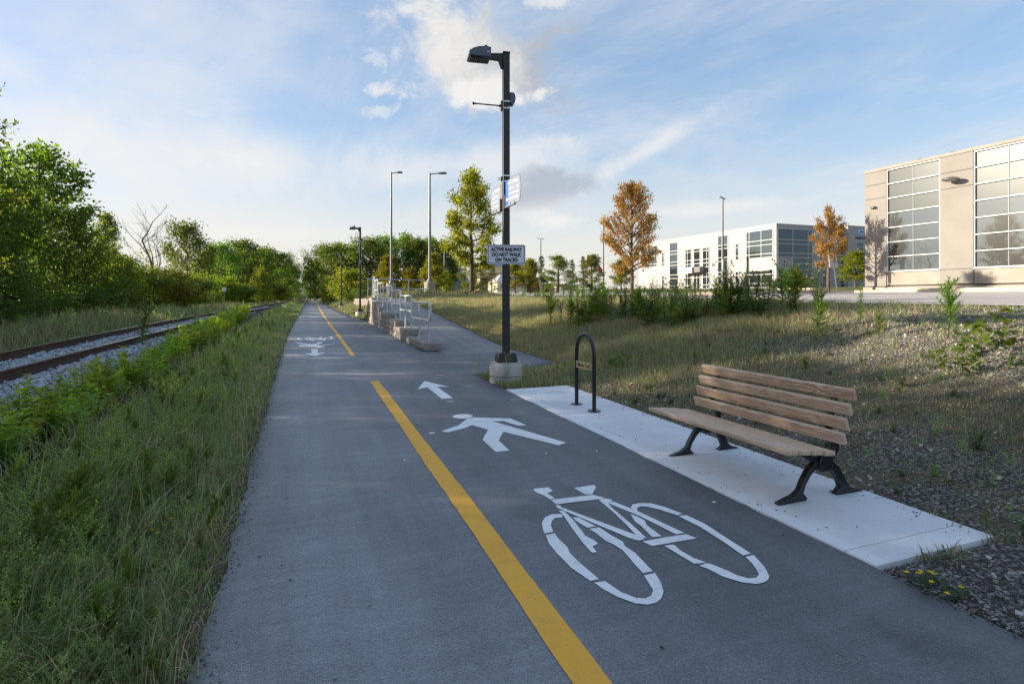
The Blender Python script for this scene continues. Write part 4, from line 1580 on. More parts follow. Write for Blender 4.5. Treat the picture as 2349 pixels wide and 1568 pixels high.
# shaded face towards the viewer
cy = FY - .012
xb_ = [FX, FX + 6.5, FX + 8.35, FX + 9.25, FX + 11.05, FX + 12.75]
for a, b in zip(xb_[:-1], xb_[1:]):
    for z0, z1 in zip(zb_[:-1], zb_[1:]):
        mb = MB()
        mb.box(a + (.165 if a == FX else .012), b - .012, FY, FY + .16, z0 + .012, z1 - .012)
        mb.build('wall_panel', M_WPREC, wo, smooth=False)
FZ = [2.74, 3.37, 4.63, 5.22, 6.07, 6.9, 7.46, 8.74, 9.32, 10.81]
window(wo, 'y', cy, [61.2, 63.88, 66.7, 67.45], FZ, M_GLASSB, .09, .09, .06, skip=((0, 3), (0, 4)))
window(wo, 'y', cy, [69.4, 70.19], [2.74, 3.37, 4.63, 5.22], M_GLASSB, .08, .08, .06)
window(wo, 'y', cy, [69.4, 70.19], [6.9, 7.46, 8.74], M_GLASSB, .08, .08, .06)
window(wo, 'y', cy, [72.12, 73.66], FZ, M_GLASSB, .09, .08, .06)
mb = MB()
mb.box(73.8, 95, FY - .55, FY + .1, 2.2, 11.62)
wb = mb.build('wall_bay', M_WPREC, wo, smooth=False)
mb = MB()
mb.box(73.75, 95, FY - .60, FY + .1, 11.62, 11.72)
mb.build('bay_coping', M_FRAME, wb, smooth=False)
window(wo, 'y', FY - .562, [75.5, 76.85], [5.5, 6.9, 8.7, 9.35], M_GLASSB, .08, .08, .06)
window(wo, 'y', FY - .562, [75.5, 76.85], [2.74, 3.4, 4.63], M_GLASSB, .08, .08, .06)
ls = text('lettering', 'majore', .72, M_NAVY, wo, (76.25, FY - .575, 10.03), (R(90), 0, 0), .012, .01, sx=.98)
mb = MB()
mb.box(75.85, 76.98, FY - .575, FY - .552, 10.48, 11.25)
lg = mb.build('logo', M_SKYB, wo, smooth=False)
mb = MB()
mb.prism([(76.10, 10.62), (76.55, 11.12), (76.82, 10.62), (76.52, 10.86)], FY - .585, FY - .576, 'y')
mb.build('logo_arrow', M_NAVY, lg, smooth=False)
mb = MB()
for xx, hh in ((63.5, .5), (64.2, .35)):
    mb.tube([(63.0 + (xx - 63), 82.0, 11.4), (63.0 + (xx - 63), 82.0, 11.4 + hh)], .12, 8)
mb.build('roof_vent', M_DARK, wo)

# stone house with a blue roof, beyond the maple
hz_ = float(ground(38, 103))
ho = thing('stone_house', 'cream and stone building with a blue metal hip roof behind the orange maple', 'building', (37.5, 103, 0), R(-6))
mb = MB()
mb.box(-5.5, 5.5, -4, 5, hz_ - .3, 6.0)
mb.build('wall', M_HSTONE, ho, smooth=False)
mb = MB()
mb.box(-5.6, 5.6, -4.1, 5.1, 6.0, 7.2)
mb.build('cornice', M_CREAM, ho, smooth=False)


def hip(x0, x1, y0, y1, z0, z1, ov, rid):
    xm, ym = (x0 + x1) / 2, (y0 + y1) / 2
    b = [(x0 - ov, y0 - ov, z0), (x1 + ov, y0 - ov, z0), (x1 + ov, y1 + ov, z0), (x0 - ov, y1 + ov, z0), (xm - rid, ym, z1), (xm + rid, ym, z1)]
    return b, [(0, 1, 5, 4), (1, 2, 5), (2, 3, 4, 5), (3, 0, 4), (3, 2, 1, 0)]


mb = MB()
mb.add(*hip(-5.6, 5.6, -4.1, 5.1, 7.2, 8.6, .5, 2.2))
rf = mb.build('roof', M_ROOFB, ho, smooth=False)
mb = MB()
mb.box(-2.6, .4, -.8, 2.0, 7.9, 8.9)
mb.build('roof_lantern', M_CREAM, rf, smooth=False)
mb = MB()
mb.add(*hip(-2.6, .4, -.8, 2.0, 8.9, 9.9, .35, .2))
mb.build('lantern_roof', M_ROOFB, rf, smooth=False)
# low sheds and end-of-path buildings
for (nm, lab, x, y, w, d, h, rz, mw, mr) in [
        ('storage_shed', 'long low grey shed behind the small trees right of the sign', 30.5, 118, 9, 7, 2.3, -10, M_GREYW, M_GREYW),
        ('storage_shed', 'low cream shed behind the conifers left of the stone building', 34.5, 92, 6, 5, 1.7, 0, M_CREAM, M_GREYW),
        ('white_house', 'tiny white house beyond the far end of the path', 14.5, 318, 6, 6, 4.2, 0, M_WPREC, M_DARK),
        ('storage_shed', 'pale low shed seen between the trees left of the lamp post', 24, 180, 14, 8, 2.6, 0, M_WPREC, M_GREYW)]:
    zg = float(ground(x, y)) * (1 - .6 * max(0, min(1, (y - 200) / 500)))
    t = thing(nm, lab, 'building', (x, y, zg), R(rz))
    mb = MB()
    mb.box(-w / 2, w / 2, -d / 2, d / 2, -.3, h)
    mb.build('wall', mw, t, smooth=False)
    mb = MB()
    mb.add(*hip(-w / 2, w / 2, -d / 2, d / 2, h, h + .28 * d, .2, w / 2 - d * .3 if w > d else .2))
    mb.build('roof', mr, t, smooth=False)
    mb = MB()
    for i in range(3):
        u = -w / 2 + w * (i + .5) / 3
        mb.box(u - .4, u + .4, -d / 2 - .03, -d / 2 + .02, h * .4, h * .75)
    mb.build('window', M_FRAMED, t, smooth=False)

# ------------------------------------------------------------------ parking lot lamps
def lot_lamp(x, y, zb, zc, zt, label, heads, rb=.30, rp=.055, L=.9):
    t = thing('lot_lamp', label, 'street lamp', (x, y, 0), 0, 'grey lamp posts of the parking lot')
    mb = MB()
    mb.lathe([(rb, zb - .4), (rb, zb + (zc - zb) * .62), (rb - .006, zb + (zc - zb) * .64), (rb, zb + (zc - zb) * .66), (rb, zc - .03), (rb - .03, zc)], n=28)
    mb.build('concrete_base', M_BLOCK, t)
    mb = MB()
    mb.lathe([(rb * .47, zc), (rb * .47, zc + .12), (rb * .40, zc + .16)], n=16)
    mb.build('base_cover', M_LOTP, t)
    mb = MB()
    mb.tube([(0, 0, zc + .1), (0, 0, zt)], [rp * 1.25, rp * .8], 12)
    mb.build('pole', M_LOTP, t)
    for ang in heads:
        ca, sa = math.cos(R(ang)), math.sin(R(ang))
        mb = MB()
        mb.tube([(0, 0, zt - .10), (ca * L * .22, sa * L * .22, zt - .06), (ca * L * .5, sa * L * .5, zt - .05)], .03, 8)
        mb.build('arm', M_LOTP, t)
        mb = MB()
        w = .13
        rows = [(.40, .03, .02), (.48, .10, .05), (.62, .14, .075), (.82, .15, .075), (.95, .10, .05), (1.0, .03, .02)]
        vs, fs = [], []
        for d, hw_, th in rows:
            for s1, s2 in ((-1, -.35), (-.5, 1), (.5, 1), (1, -.35)):
                px, py = ca * d * L - sa * hw_ * s1, sa * d * L + ca * hw_ * s1
                vs.append((px, py, zt - .05 + th * s2))
        for i in range(len(rows) - 1):
            for j in range(4):
                fs.append((i * 4 + j, (i + 1) * 4 + j, (i + 1) * 4 + (j + 1) % 4, i * 4 + (j + 1) % 4))
        fs += [(0, 1, 2, 3), (23, 22, 21, 20)]
        mb.add(vs, fs)
        mb.build('lamp_head', M_GREY, t)
    return t


lot_lamp(7.05, 31.6, 1.46, 2.33, 8.55, 'tall grey lamp post on a thick concrete drum behind the railing', [-25], .31, .07, 1.0)
lot_lamp(5.6, 36.3, 1.50, 2.35, 9.45, 'tall grey lamp post second behind the railing, thinner and further back', [-25], .31, .065, .75)
LD = lot_lamp(37.4, 42.35, 1.9, 2.6, 10.8, 'double-headed lamp post with a small green notice before the white office', [35, 215], .42, .10, .75)
mb = MB()
mb.box(-.12, .35, -.16, -.13, 3.9, 5.0)
np_ = mb.build('notice_board', M_SIGNW, LD, smooth=False)
mb = MB()
mb.box(-.05, .28, -.167, -.161, 4.62, 4.92)
mb.box(-.05, .28, -.167, -.161, 4.05, 4.50)
mb.build('notice_print', M_GREEN, np_, smooth=False)
lot_lamp(37.2, 64.1, 2.1, 2.8, 11.0, 'double-headed lamp post directly left of the big orange maple', [35, 215], .35, .10, .8)
lot_lamp(38.4, 87.0, 2.2, 2.9, 11.3, 'double-headed lamp post standing alone between the sign and the flag', [25, 205], .35, .12, .85)
lot_lamp(24.4, 97.7, 1.9, 2.4, 9.3, 'thin single lamp post just left of the linden tree', [0], .3, .1, .7)
lot_lamp(9.6, 93.6, 1.3, 2.0, 9.6, 'thin single-headed lamp post behind the second black lamp', [0], .3, .1, 1.6)
lot_lamp(34.5, 92.0, 2.1, 2.4, 7.0, 'thin lamp post peeping out beside the black pole under the sign', [0], .2, .07, .6)

# flag
fp = thing('flag_pole', 'flag pole with a red and white maple leaf flag drooping from it', 'flag', (47.0, 86.6, 2.0))
mb = MB()
mb.tube([(0, 0, -.3), (0, 0, 7.1)], [.06, .03], 8)
mb.lathe([(.01, -.06), (.06, 0), (.01, .06)], (0, 0, 7.15), 8)
mb.build('pole', M_GALV, fp)
nu, nv = 25, 9


def fpt(u, v):
    # hoisted along the pole, the fly end sagging in a low breeze
    x = .05 + u * 3.0
    z = 6.75 - v * (1.9 - .9 * u) - u * u * .9 - u * 1.6
    return (x * .9, .16 * math.sin(u * 9 + v * 2) - x * .25, z)


fv = [fpt(i / (nu - 1), j / (nv - 1)) for i in range(nu) for j in range(nv)]
ff, fm = [], []
for i in range(nu - 1):
    for j in range(nv - 1):
        k = i * nv + j
        ff.append((k, k + nv, k + nv + 1, k + 1))
        fm.append(0 if (i < 6 or i >= 18) else 1)
mb = MB()
mb.v, mb.f, mb.m = fv, ff, fm
fl_ = mb.build('cloth', [M_RED, M_FLAGW], fp)
leaf2 = [(0, -.5), (.04, -.2), (.32, -.26), (.26, -.1), (.5, .1), (.4, .16), (.44, .34), (.26, .3), (.22, .4), (.10, .26), (.16, .6), (.07, .55), (0, .75), (-.07, .55), (-.16, .6), (-.10, .26), (-.22, .4), (-.26, .3), (-.44, .34), (-.4, .16), (-.5, .1), (-.26, -.1), (-.32, -.26), (-.04, -.2)]
mb = MB()
mb.add([tuple(Vector(fpt(.5 + x * .28, .5 - y * .5)) + Vector((0, -.03, 0))) for x, y in leaf2], [tuple(range(len(leaf2)))])
mb.build('maple_leaf', M_RED, fl_, smooth=False)

# waste enclosure in front of the white office
we = thing('waste_enclosure', 'low enclosure of brown boards between pale posts beyond the maple trunk', 'enclosure', (27.0, 63.5, float(ground(27, 63.5))), R(-20))
for x0 in (-1.9, -.95, 1.0, 2.15):
    mb = MB()
    mb.box(x0 - .17, x0 + .17, -.17, .17, -.2, 1.22)
    mb.build('post', M_GREYW, we, smooth=False)
for (a, b) in ((-.78, .04), (.04, .83), (1.17, 1.98)):
    mb = MB()
    mb.box(a + .01, b - .01, -.06, .06, .05, 1.1)
    mb.build('board', M_BROWN, we, smooth=False)
cs = thing('covered_board', 'notice board wrapped in a black tarpaulin above the brown enclosure', 'board', (29.0, 64.5, float(ground(29, 64.5))), R(-20))
mb = MB()
mb.add([(-.5, -.06, 1.25), (.5, -.06, 1.3), (.52, -.06, 1.95), (.2, -.10, 1.88), (-.2, -.10, 1.90), (-.55, -.06, 2.0), (-.5, .06, 1.25), (.5, .06, 1.3), (.52, .06, 1.95), (-.55, .06, 2.0)],
       [(0, 1, 2, 3, 4, 5), (9, 8, 7, 6), (0, 6, 7, 1), (1, 7, 8, 2), (5, 4, 3, 2, 8, 9), (6, 0, 5, 9)])
mb.build('tarpaulin', M_DARK, cs)
mb = MB()
mb.box(-.45, -.38, -.04, .04, -.2, 1.3)
mb.box(.38, .45, -.04, .04, -.2, 1.3)
mb.build('leg', M_GALV, cs)

# leaning road sign seen from behind, at the beige office corner
lsn = thing('road_sign', 'leaning road sign seen from behind at the corner of the beige office', 'sign', (35.9, 29.1, 1.85))
mb = MB()
mb.tube([(0, 0, -.2), (-.32, .1, 2.55)], .045, 6)
mb.build('post', M_GALV, lsn)
mb = MB()
mb.add([(-.62, .10, 1.72), (.04, .0, 1.70), (-.02, .03, 2.62), (-.68, .13, 2.62), (-.62, .13, 1.72), (.04, .03, 1.70), (-.02, .06, 2.62), (-.68, .16, 2.62)],
       [(0, 1, 2, 3), (7, 6, 5, 4), (0, 4, 5, 1), (1, 5, 6, 2), (2, 6, 7, 3), (3, 7, 4, 0)])
mb.build('plate', M_GREYW, lsn, smooth=False)
# small trackside post
tp = thing('track_sign', 'small white sign on a thin post beside the railway', 'sign', (-6.6, 60.5, float(ground(-6.6, 60.5))))
mb = MB()
mb.tube([(0, 0, -.2), (0, 0, 2.1)], .04, 6)
mb.build('post', M_GALV, tp)
mb = MB()
mb.box(-.16, .16, -.05, -.04, 1.8, 2.2)
mb.build('plate', M_SIGNW, tp, smooth=False)

# ------------------------------------------------------------------ cars
def make_car(loc, rz, paint_, lab, name='parked_car'):
    t = thing(name, lab, 'car', loc, rz)
    secs = [(-2.2, .45, .60, .70), (-2.1, .28, .80, .80), (-1.5, .22, .92, .86), (-.8, .2, .95, .88), (.6, .2, .95, .88), (1.5, .2, .88, .86), (2.0, .24, .74, .80), (2.2, .36, .58, .66)]
    vs, fs = [], []
    for x, z0, z1, hw_ in secs:
        vs += [(x, -hw_ * .95, z0), (x, -hw_, (z0 + z1) * .5), (x, -hw_ * .92, z1), (x, hw_ * .92, z1), (x, hw_, (z0 + z1) * .5), (x, hw_ * .95, z0)]
    for i in range(len(secs) - 1):
        for j in range(6):
            fs.append((i * 6 + j, i * 6 + (j + 1) % 6, (i + 1) * 6 + (j + 1) % 6, (i + 1) * 6 + j))
    fs += [tuple(range(6))[::-1], tuple(range(len(secs) * 6 - 6, len(secs) * 6))]
    mb = MB()
    mb.add(vs, [f[::-1] for f in fs])
    mb.build('body', paint_, t, angle_=None) if False else mb.build('body', paint_, t)
    mb = MB()
    cab = [(-1.75, .93, .78), (-1.05, 1.40, .60), (.15, 1.45, .60), (1.15, .93, .76)]
    vs = []
    for x, z, hw_ in cab:
        vs += [(x, -hw_, z), (x, hw_, z)]
    vs += [(-1.75, -.78, .9), (1.15, -.76, .9)]
    mb.add(vs, [(0, 1, 3, 2), (2, 3, 5, 4), (4, 5, 7, 6), (0, 2, 4, 6), (7, 5, 3, 1), (0, 6, 7, 1)])
    mb.build('cabin_glass', M_GLASSB, t, smooth=False)
    mb = MB()
    mb.box(-1.08, .18, -.62, .62, 1.395, 1.47)
    for s_ in (-1, 1):
        mb.tube([(-1.7, s_ * .78, .93), (-1.05, s_ * .61, 1.42), (.15, s_ * .61, 1.46), (1.15, s_ * .76, .93)], .035, 5)
        mb.tube([(-.45, s_ * .62, 1.43), (-.45, s_ * .79, .93)], .04, 5)
    mb.build('roof', paint_, t, bevel=.03)
    for x in (-1.35, 1.35):
        for s_ in (-1, 1):
            mb = MB()
            mb.tube([(x, s_ * .70, .32), (x, s_ * .90, .32)], .32, 18)
            w_ = mb.build('wheel', M_TYRE, t)
            mb = MB()
            mb.tube([(x, s_ * .89, .32), (x, s_ * .912, .32)], .19, 12)
            mb.build('rim', M_GALV, w_)
    for s_ in (-1, 1):
        mb = MB()
        mb.box(2.03, 2.16, s_ * .62 - .14, s_ * .62 + .14, .58, .70)
        mb.build('headlight', M_SIGNW, t, bevel=.02)
        mb = MB()
        mb.box(.78, .95, s_ * .95 - .06, s_ * .95 + .06, .92, 1.04)
        mb.build('mirror', paint_, t, bevel=.02)
    return t


make_car((20.4, 98.6, 1.40), R(152), M_CAR, 'silver blue sedan parked beyond the head of the ramp')
make_car((18.6, 116.5, 2.5), R(165), M_CARD, 'dark blue car parked on the terrace behind the railing')
# low garden wall of blocks behind the cars
gw = thing('garden_wall', 'low brown block wall behind the silver car', 'wall', (0, 0, 0))
mb = MB()
mb.box(-.64, .64, -.2, .2, 0, .42)
gme = mb.mesh('block', pbr('brown_block', (.20, .155, .115), .9, .2, var=(3, .2), bump=(20, .5, .03)), False)
for r_ in range(3):
    for i in range(13):
        o = link('block', gme, gw)
        o.location = (15.0 + i * 1.30 + (.65 if r_ % 2 else 0), 108 - i * .25, 1.35 + r_ * .43)
# block wall continuing past the ramp
sw_ = thing('block_wall', 'low grey block wall half hidden in weeds behind the second black lamp', 'wall', (0, 0, 0))
for r_ in range(3):
    for i in range(12):
        o = link('block', variants[(i * 5 + r_) % 6], sw_)
        f_ = i / 12
        o.location = (4.85 - .45 * f_, 38 + i * .9 + (.45 if r_ % 2 else 0), .62 + r_ * .24)
        o.scale = (1, 1.26, 1.32)

# far end of the path: a white truck on the crossing road and two utility poles
tk = thing('parked_truck', 'tiny white truck crossing at the far end of the path', 'truck', (6.6, 290, .15))
mb = MB()
mb.box(-4.2, 1.5, -1.1, 1.1, 1.0, 3.4)
mb.build('cargo_box', M_WPREC, tk, smooth=False)
mb = MB()
mb.prism([(1.6, .6), (3.4, .6), (3.4, 1.6), (2.9, 2.6), (1.6, 2.6)], -1.0, 1.0, 'y')
mb.build('cab', M_WPREC, tk, bevel=.1)
for x in (-3.2, -2.0, 2.5):
    mb = MB()
    mb.tube([(x, -1.15, .5), (x, -.8, .5)], .5, 12)
    mb.build('wheel', M_TYRE, tk)
for (x, y, h, lab) in ((11.5, 262, 9, 'thin utility pole beyond the end of the path, right one'), (-2.5, 275, 7, 'thin utility pole beyond the end of the path, left one')):
    t = thing('utility_pole', lab, 'pole', (x, y, .1))
    mb = MB()
    mb.tube([(0, 0, -.3), (0, 0, h)], [.16, .11], 6)
    mb.build('pole', M_BARK, t)
    mb = MB()
    mb.box(-.9, .9, -.06, .06, h - .7, h - .55)
    mb.build('cross_arm', M_BARK, t)

# ------------------------------------------------------------------ vegetation
def unit(v):
    return v / np.maximum(np.linalg.norm(v, axis=-1, keepdims=True), 1e-9)


def leaf_cards(c, d, n, size, asp=.55, col=None):
    """leaf-shaped four-cornered blades: c base points, d direction, n face normal, size lengths"""
    d = unit(d)
    s = unit(np.cross(d, n))
    L = np.asarray(size).reshape(-1, 1)
    w = L * asp * .5
    m = c + d * L * .45
    up = np.cross(s, d)
    v = np.stack([c, m + s * w + up * w * .25, c + d * L, m - s * w + up * w * .25], 1).reshape(-1, 3)
    k = len(c)
    f = np.arange(k * 4).reshape(k, 4)
    cc = None if col is None else np.repeat(col, 4, axis=0)
    return v, f, cc


def palette(rng, n, a, b, spread=.18):
    t = rng.random((n, 1))
    c = np.array(a) * (1 - t) + np.array(b) * t
    return np.clip(c * (1 + rng.normal(0, spread, (n, 1))), .004, .9)


SHAPES = {
    'oval': lambda f: (np.sin(np.pi * np.clip(.10 + .86 * f, 0, 1))) ** .65,
    'egg': lambda f: np.clip(1.12 * (1 - f) ** .62 * np.minimum(1, .55 + 2.2 * f), 0, 1),
    'cone': lambda f: np.clip(1.0 - f * .93, .05, 1) * np.minimum(1, .6 + 3 * f),
    'vase': lambda f: np.clip(np.sin(np.pi * np.clip(.22 + .74 * f, 0, 1)), .05, 1) ** .8,
    'round': lambda f: np.sqrt(np.clip(1 - (1.9 * f - .85) ** 2 * .9, .04, 1)),
}
SPEC = {
    # H, trunk start, radius, limbs, shape, up angles(lo,hi), leaves, leaf size, cluster spread, colours, twigs, outer bias, stems
    'linden': dict(H=6.7, th=1.45, R=1.72, nl=28, shape='egg', up=(5, 62), n=13500, ls=.135, rc=.17, a=(.135, .160, .012), b=(.30, .285, .022), tw=6),
    'maple': dict(H=6.9, th=1.55, R=2.1, nl=42, shape='egg', up=(22, 74), n=15500, ls=.115, rc=.12, a=(.23, .135, .028), b=(.39, .265, .07), tw=6, uneven=(.7, 1.3)),
    'maple_small': dict(H=6.05, th=1.75, R=1.42, nl=24, shape='egg', up=(22, 74), n=8000, ls=.11, rc=.11, a=(.26, .145, .03), b=(.42, .28, .08), tw=7, top=.80),
    'dense': dict(H=9.0, th=1.0, R=2.9, nl=26, shape='round', up=(8, 66), n=7200, ls=.29, rc=.42, a=(0.048, 0.095, 0.020), b=(0.127, 0.187, 0.035), tw=5),
    'dense_wide': dict(H=9.0, th=.8, R=3.0, nl=30, shape='oval', up=(4, 60), n=7200, ls=.30, rc=.46, a=(0.056, 0.104, 0.020), b=(0.146, 0.206, 0.038), tw=5),
    'sparse': dict(H=9.0, th=1.2, R=2.2, nl=30, shape='oval', up=(8, 58), n=8000, ls=.22, rc=.24, a=(0.054, 0.105, 0.020), b=(0.159, 0.206, 0.035), tw=5),
    'near': dict(H=9.0, th=1.0, R=1.75, nl=34, shape='oval', up=(-4, 45), n=4200, ls=.15, rc=.14, a=(0.063, 0.120, 0.022), b=(0.167, 0.206, 0.035), tw=5),
    'young': dict(H=5.0, th=.15, R=1.9, nl=34, shape='egg', up=(15, 68), n=6500, ls=.185, rc=.26, a=(0.116, 0.152, 0.017), b=(0.268, 0.275, 0.032), tw=5),
    'young_olive': dict(H=5.0, th=.15, R=1.9, nl=34, shape='oval', up=(10, 66), n=6500, ls=.185, rc=.26, a=(0.073, 0.116, 0.017), b=(0.183, 0.207, 0.029), tw=5),
    'ash': dict(H=7.0, th=.45, R=1.5, nl=28, shape='egg', up=(25, 72), n=5600, ls=.16, rc=.17, a=(.075, .100, .022), b=(.165, .175, .045), tw=5),
    'pear': dict(H=4.0, th=.75, R=1.25, nl=26, shape='egg', up=(20, 72), n=5200, ls=.15, rc=.17, a=(.105, .135, .010), b=(.24, .23, .020), tw=4),
    'shrub': dict(H=2.2, th=.0, R=1.25, nl=26, shape='round', up=(10, 72), n=2600, ls=.12, rc=.20, a=(0.041, 0.088, 0.020), b=(0.135, 0.190, 0.035), tw=3),
}


def tree_meshes(kind, seed):
    p = SPEC[kind]
    rng = np.random.default_rng(seed)
    H, th, RR_, nl = p['H'], p['th'], p['R'], p['nl']
    shp = SHAPES[p['shape']]
    mb = MB()
    wob = rng.normal(0, .012 * H, (7, 2)).cumsum(0) * .35
    tz_ = np.linspace(0, H * .93, 7)
    tr = [(wob[i, 0] * (i > 0), wob[i, 1] * (i > 0), tz_[i]) for i in range(7)]
    r0 = .017 * H + .015
    if th > .3:
        mb.tube([(0, 0, -.25)] + tr, [r0 * 1.25] + [r0 * (1 - i / 6.6) + .006 for i in range(7)], 8)
    else:
        for q in range(4):
            a = q * 1.7
            mb.tube([(0, 0, -.15), (.25 * RR_ * math.cos(a), .25 * RR_ * math.sin(a), H * .35), (.4 * RR_ * math.cos(a), .4 * RR_ * math.sin(a), H * .8)], [r0 * .6, r0 * .45, .006], 5)

    def tpt(z):
        return np.array([np.interp(z, tz_, [t[0] for t in tr]), np.interp(z, tz_, [t[1] for t in tr]), z])
    segs = []
    lo, hi = p['up']
    for i in range(nl):
        f = (i + rng.uniform(.1, .9)) / nl
        z = th + (H * .94 - th) * f
        el = R(lo + (hi - lo) * f ** 1.1 + rng.normal(0, 6))
        az = i * 2.39996 + rng.normal(0, .35)
        L = RR_ * float(shp(np.array(f))) * rng.uniform(.78, 1.12) / max(.35, math.cos(el)) * .98
        L = min(L, (H * 1.0 - z) / max(.12, math.sin(max(el, .05))) if el > .1 else L)
        dh = np.array([math.cos(az) * math.cos(el), math.sin(az) * math.cos(el), math.sin(el)])
        base = tpt(z * .9 if th > .3 else max(.05, z * .55))
        if el > R(20):
            base = tpt(max(th * .9, z - L * math.sin(el) * .35)) if th > .3 else base
        pts = []
        for s in np.linspace(0, 1, 5):
            pp = base + dh * L * s + np.array([0, 0, .10 * L * s * s]) + rng.normal(0, .025 * L, 3) * (s > 0)
            pts.append(pp)
        lr = max(.012, r0 * .42 * (1 - .6 * f))
        mb.tube([tuple(q) for q in pts], [lr, lr * .8, lr * .6, lr * .4, .004], 5, False)
        segs.append((pts[1], pts[4], L, f, .55))
        for t in range(p['tw']):
            s = rng.uniform(.28, .95)
            k = int(s * 4)
            b = pts[k] + (pts[min(k + 1, 4)] - pts[k]) * (s * 4 - k)
            da = az + rng.choice([-1, 1]) * rng.uniform(.4, 1.25)
            de = el + rng.normal(.05, .35)
            tl = L * rng.uniform(.22, .42) * (1.15 - .4 * s)
            e = b + np.array([math.cos(da) * math.cos(de), math.sin(da) * math.cos(de), math.sin(de)]) * tl
            mb.tube([tuple(b), tuple((b + e) / 2 + rng.normal(0, .03 * tl, 3)), tuple(e)], [lr * .4, lr * .25, .003], 3, False)
            segs.append((b, e, tl, f, 1.0))
    # leader
    segs.append((tpt(H * .82), tpt(H * .93) + np.array([0, 0, .06 * H]), H * .12, 1.0, 1.0))
    top = p.get('top', 1.1)
    A = np.array([s[0] for s in segs])
    B = np.array([s[1] for s in segs])
    wgt = np.array([max(.05, s[2]) * s[4] * (1 if s[3] < top else .04) * rng.uniform(*p.get('uneven', (.35, 1.5))) for s in segs])
    n = p['n']
    pick = rng.choice(len(segs), n, p=wgt / wgt.sum())
    t = rng.beta(1.6, 1.0, n)[:, None]
    c = A[pick] + (B[pick] - A[pick]) * (.08 + 1.0 * t)
    c += np.clip(rng.normal(0, p['rc'], (n, 3)), -2.2 * p['rc'], 2.2 * p['rc']) * np.array([1, 1, .75])
    c[:, 2] = np.maximum(c[:, 2], .08)
    outward = unit(c - np.array([0, 0, H * .45]))
    d = unit(outward * .7 + rng.normal(0, .7, (n, 3)) + np.array([0, 0, -.35]))
    nn = unit(np.array([0, 0, 1.0]) * .8 + outward * .4 + rng.normal(0, .55, (n, 3)))
    size = p['ls'] * rng.uniform(.65, 1.3, n)
    v, f, cc = leaf_cards(c, d, nn, size, .62, palette(rng, n, p['a'], p['b']) * rng.uniform(.82, 1.18, len(segs))[pick][:, None])
    crown = array_mesh('crown', v, f, M_LEAFO if 'maple' in kind else M_LEAF, cc)
    return mb.mesh('trunk', M_BARK), crown, H, RR_


def pine_meshes(seed):
    rng = np.random.default_rng(seed)
    H, RR_ = 5.0, 1.15
    mb = MB()
    mb.tube([(0, 0, -.2), (0, 0, H * .5), (.02, .01, H * .97)], [.09, .06, .012], 7)
    cs, ds, ns, sz = [], [], [], []
    z = .45
    while z < H * .97:
        f = z / H
        L0 = RR_ * (1.02 - f) * (.75 + .35 * rng.random()) * (1 if f > .12 else .7)
        for k in range(6):
            az = rng.uniform(0, 6.28)
            L = L0 * rng.uniform(.6, 1.1) + .06
            up = R(-4 + 40 * f + rng.normal(0, 7))
            dh = np.array([math.cos(az) * math.cos(up), math.sin(az) * math.cos(up), math.sin(up)])
            b = np.array([0, 0, z])
            e = b + dh * L + np.array([0, 0, .08 * L])
            mb.tube([tuple(b), tuple((b + e) / 2 + np.array([0, 0, -.03 * L])), tuple(e)], [.018 * (1.1 - f), .012 * (1.1 - f), .004], 4, False)
            m = int(26 * L + 8)
            t = rng.uniform(.25, 1.04, m)[:, None]
            c = b + (e - b) * t + rng.normal(0, .05, (m, 3))
            cs.append(c)
            ds.append(unit(dh + rng.normal(0, .7, (m, 3)) + np.array([0, 0, .35])))
            ns.append(unit(rng.normal(0, 1, (m, 3)) + np.array([0, 0, .6])))
            sz.append(rng.uniform(.13, .24, m))
        z += H * rng.uniform(.045, .075)
    c, d, n_, s = map(np.concatenate, (cs, ds, ns, sz))
    v, f, cc = leaf_cards(c, d, n_, s, .34, palette(rng, len(c), (.016, .034, .014), (.045, .068, .024)))
    return mb.mesh('trunk', M_BARK), array_mesh('crown', v, f, M_LEAF, cc), H, RR_


def dead_tree(loc, H, lab):
    rng = np.random.default_rng(21)
    t = thing('dead_tree', lab, 'tree', loc)
    mb = MB()

    def grow(p, d, L, r, depth):
        q = p + d * L * .5 + rng.normal(0, .04 * L, 3)
        e = p + d * L + rng.normal(0, .06 * L, 3)
        mb.tube([tuple(p), tuple(q), tuple(e)], [r, r * .8, r * .6], 6 if depth < 2 else 4, False)
        if depth > 4:
            return
        k = 3 if depth < 4 else 2
        for i in range(k):
            base = e if i == 0 else p + (e - p) * rng.uniform(.45, .95)
            nd = unit((d + rng.normal(0, .28 if i == 0 else .62, 3) + np.array([0, 0, .18]))[None])[0]
            if i > 0:
                nd[2] = max(nd[2], .05)
                nd = unit(nd[None])[0]
            grow(base, nd, L * rng.uniform(.58, .78), r * (.6 if i == 0 else .45), depth + 1)
    grow(np.array([0, 0, -.2]), np.array([0, 0, 1.0]), H * .36, .17, 0)
    mb.build('trunk', M_BARKD, t)
    return t


PROTO = {}
for kd, cnt in (('linden', 1), ('maple', 1), ('maple_small', 1), ('dense', 2), ('dense_wide', 2), ('sparse', 1), ('near', 1), ('young', 2), ('young_olive', 1), ('ash', 2), ('pear', 2), ('shrub', 2)):
    PROTO[kd] = [tree_meshes(kd, 31 + 7 * i + len(kd)) for i in range(cnt)]
PROTO['pine'] = [pine_meshes(3), pine_meshes(9)]
tr_rng = random.Random(12)


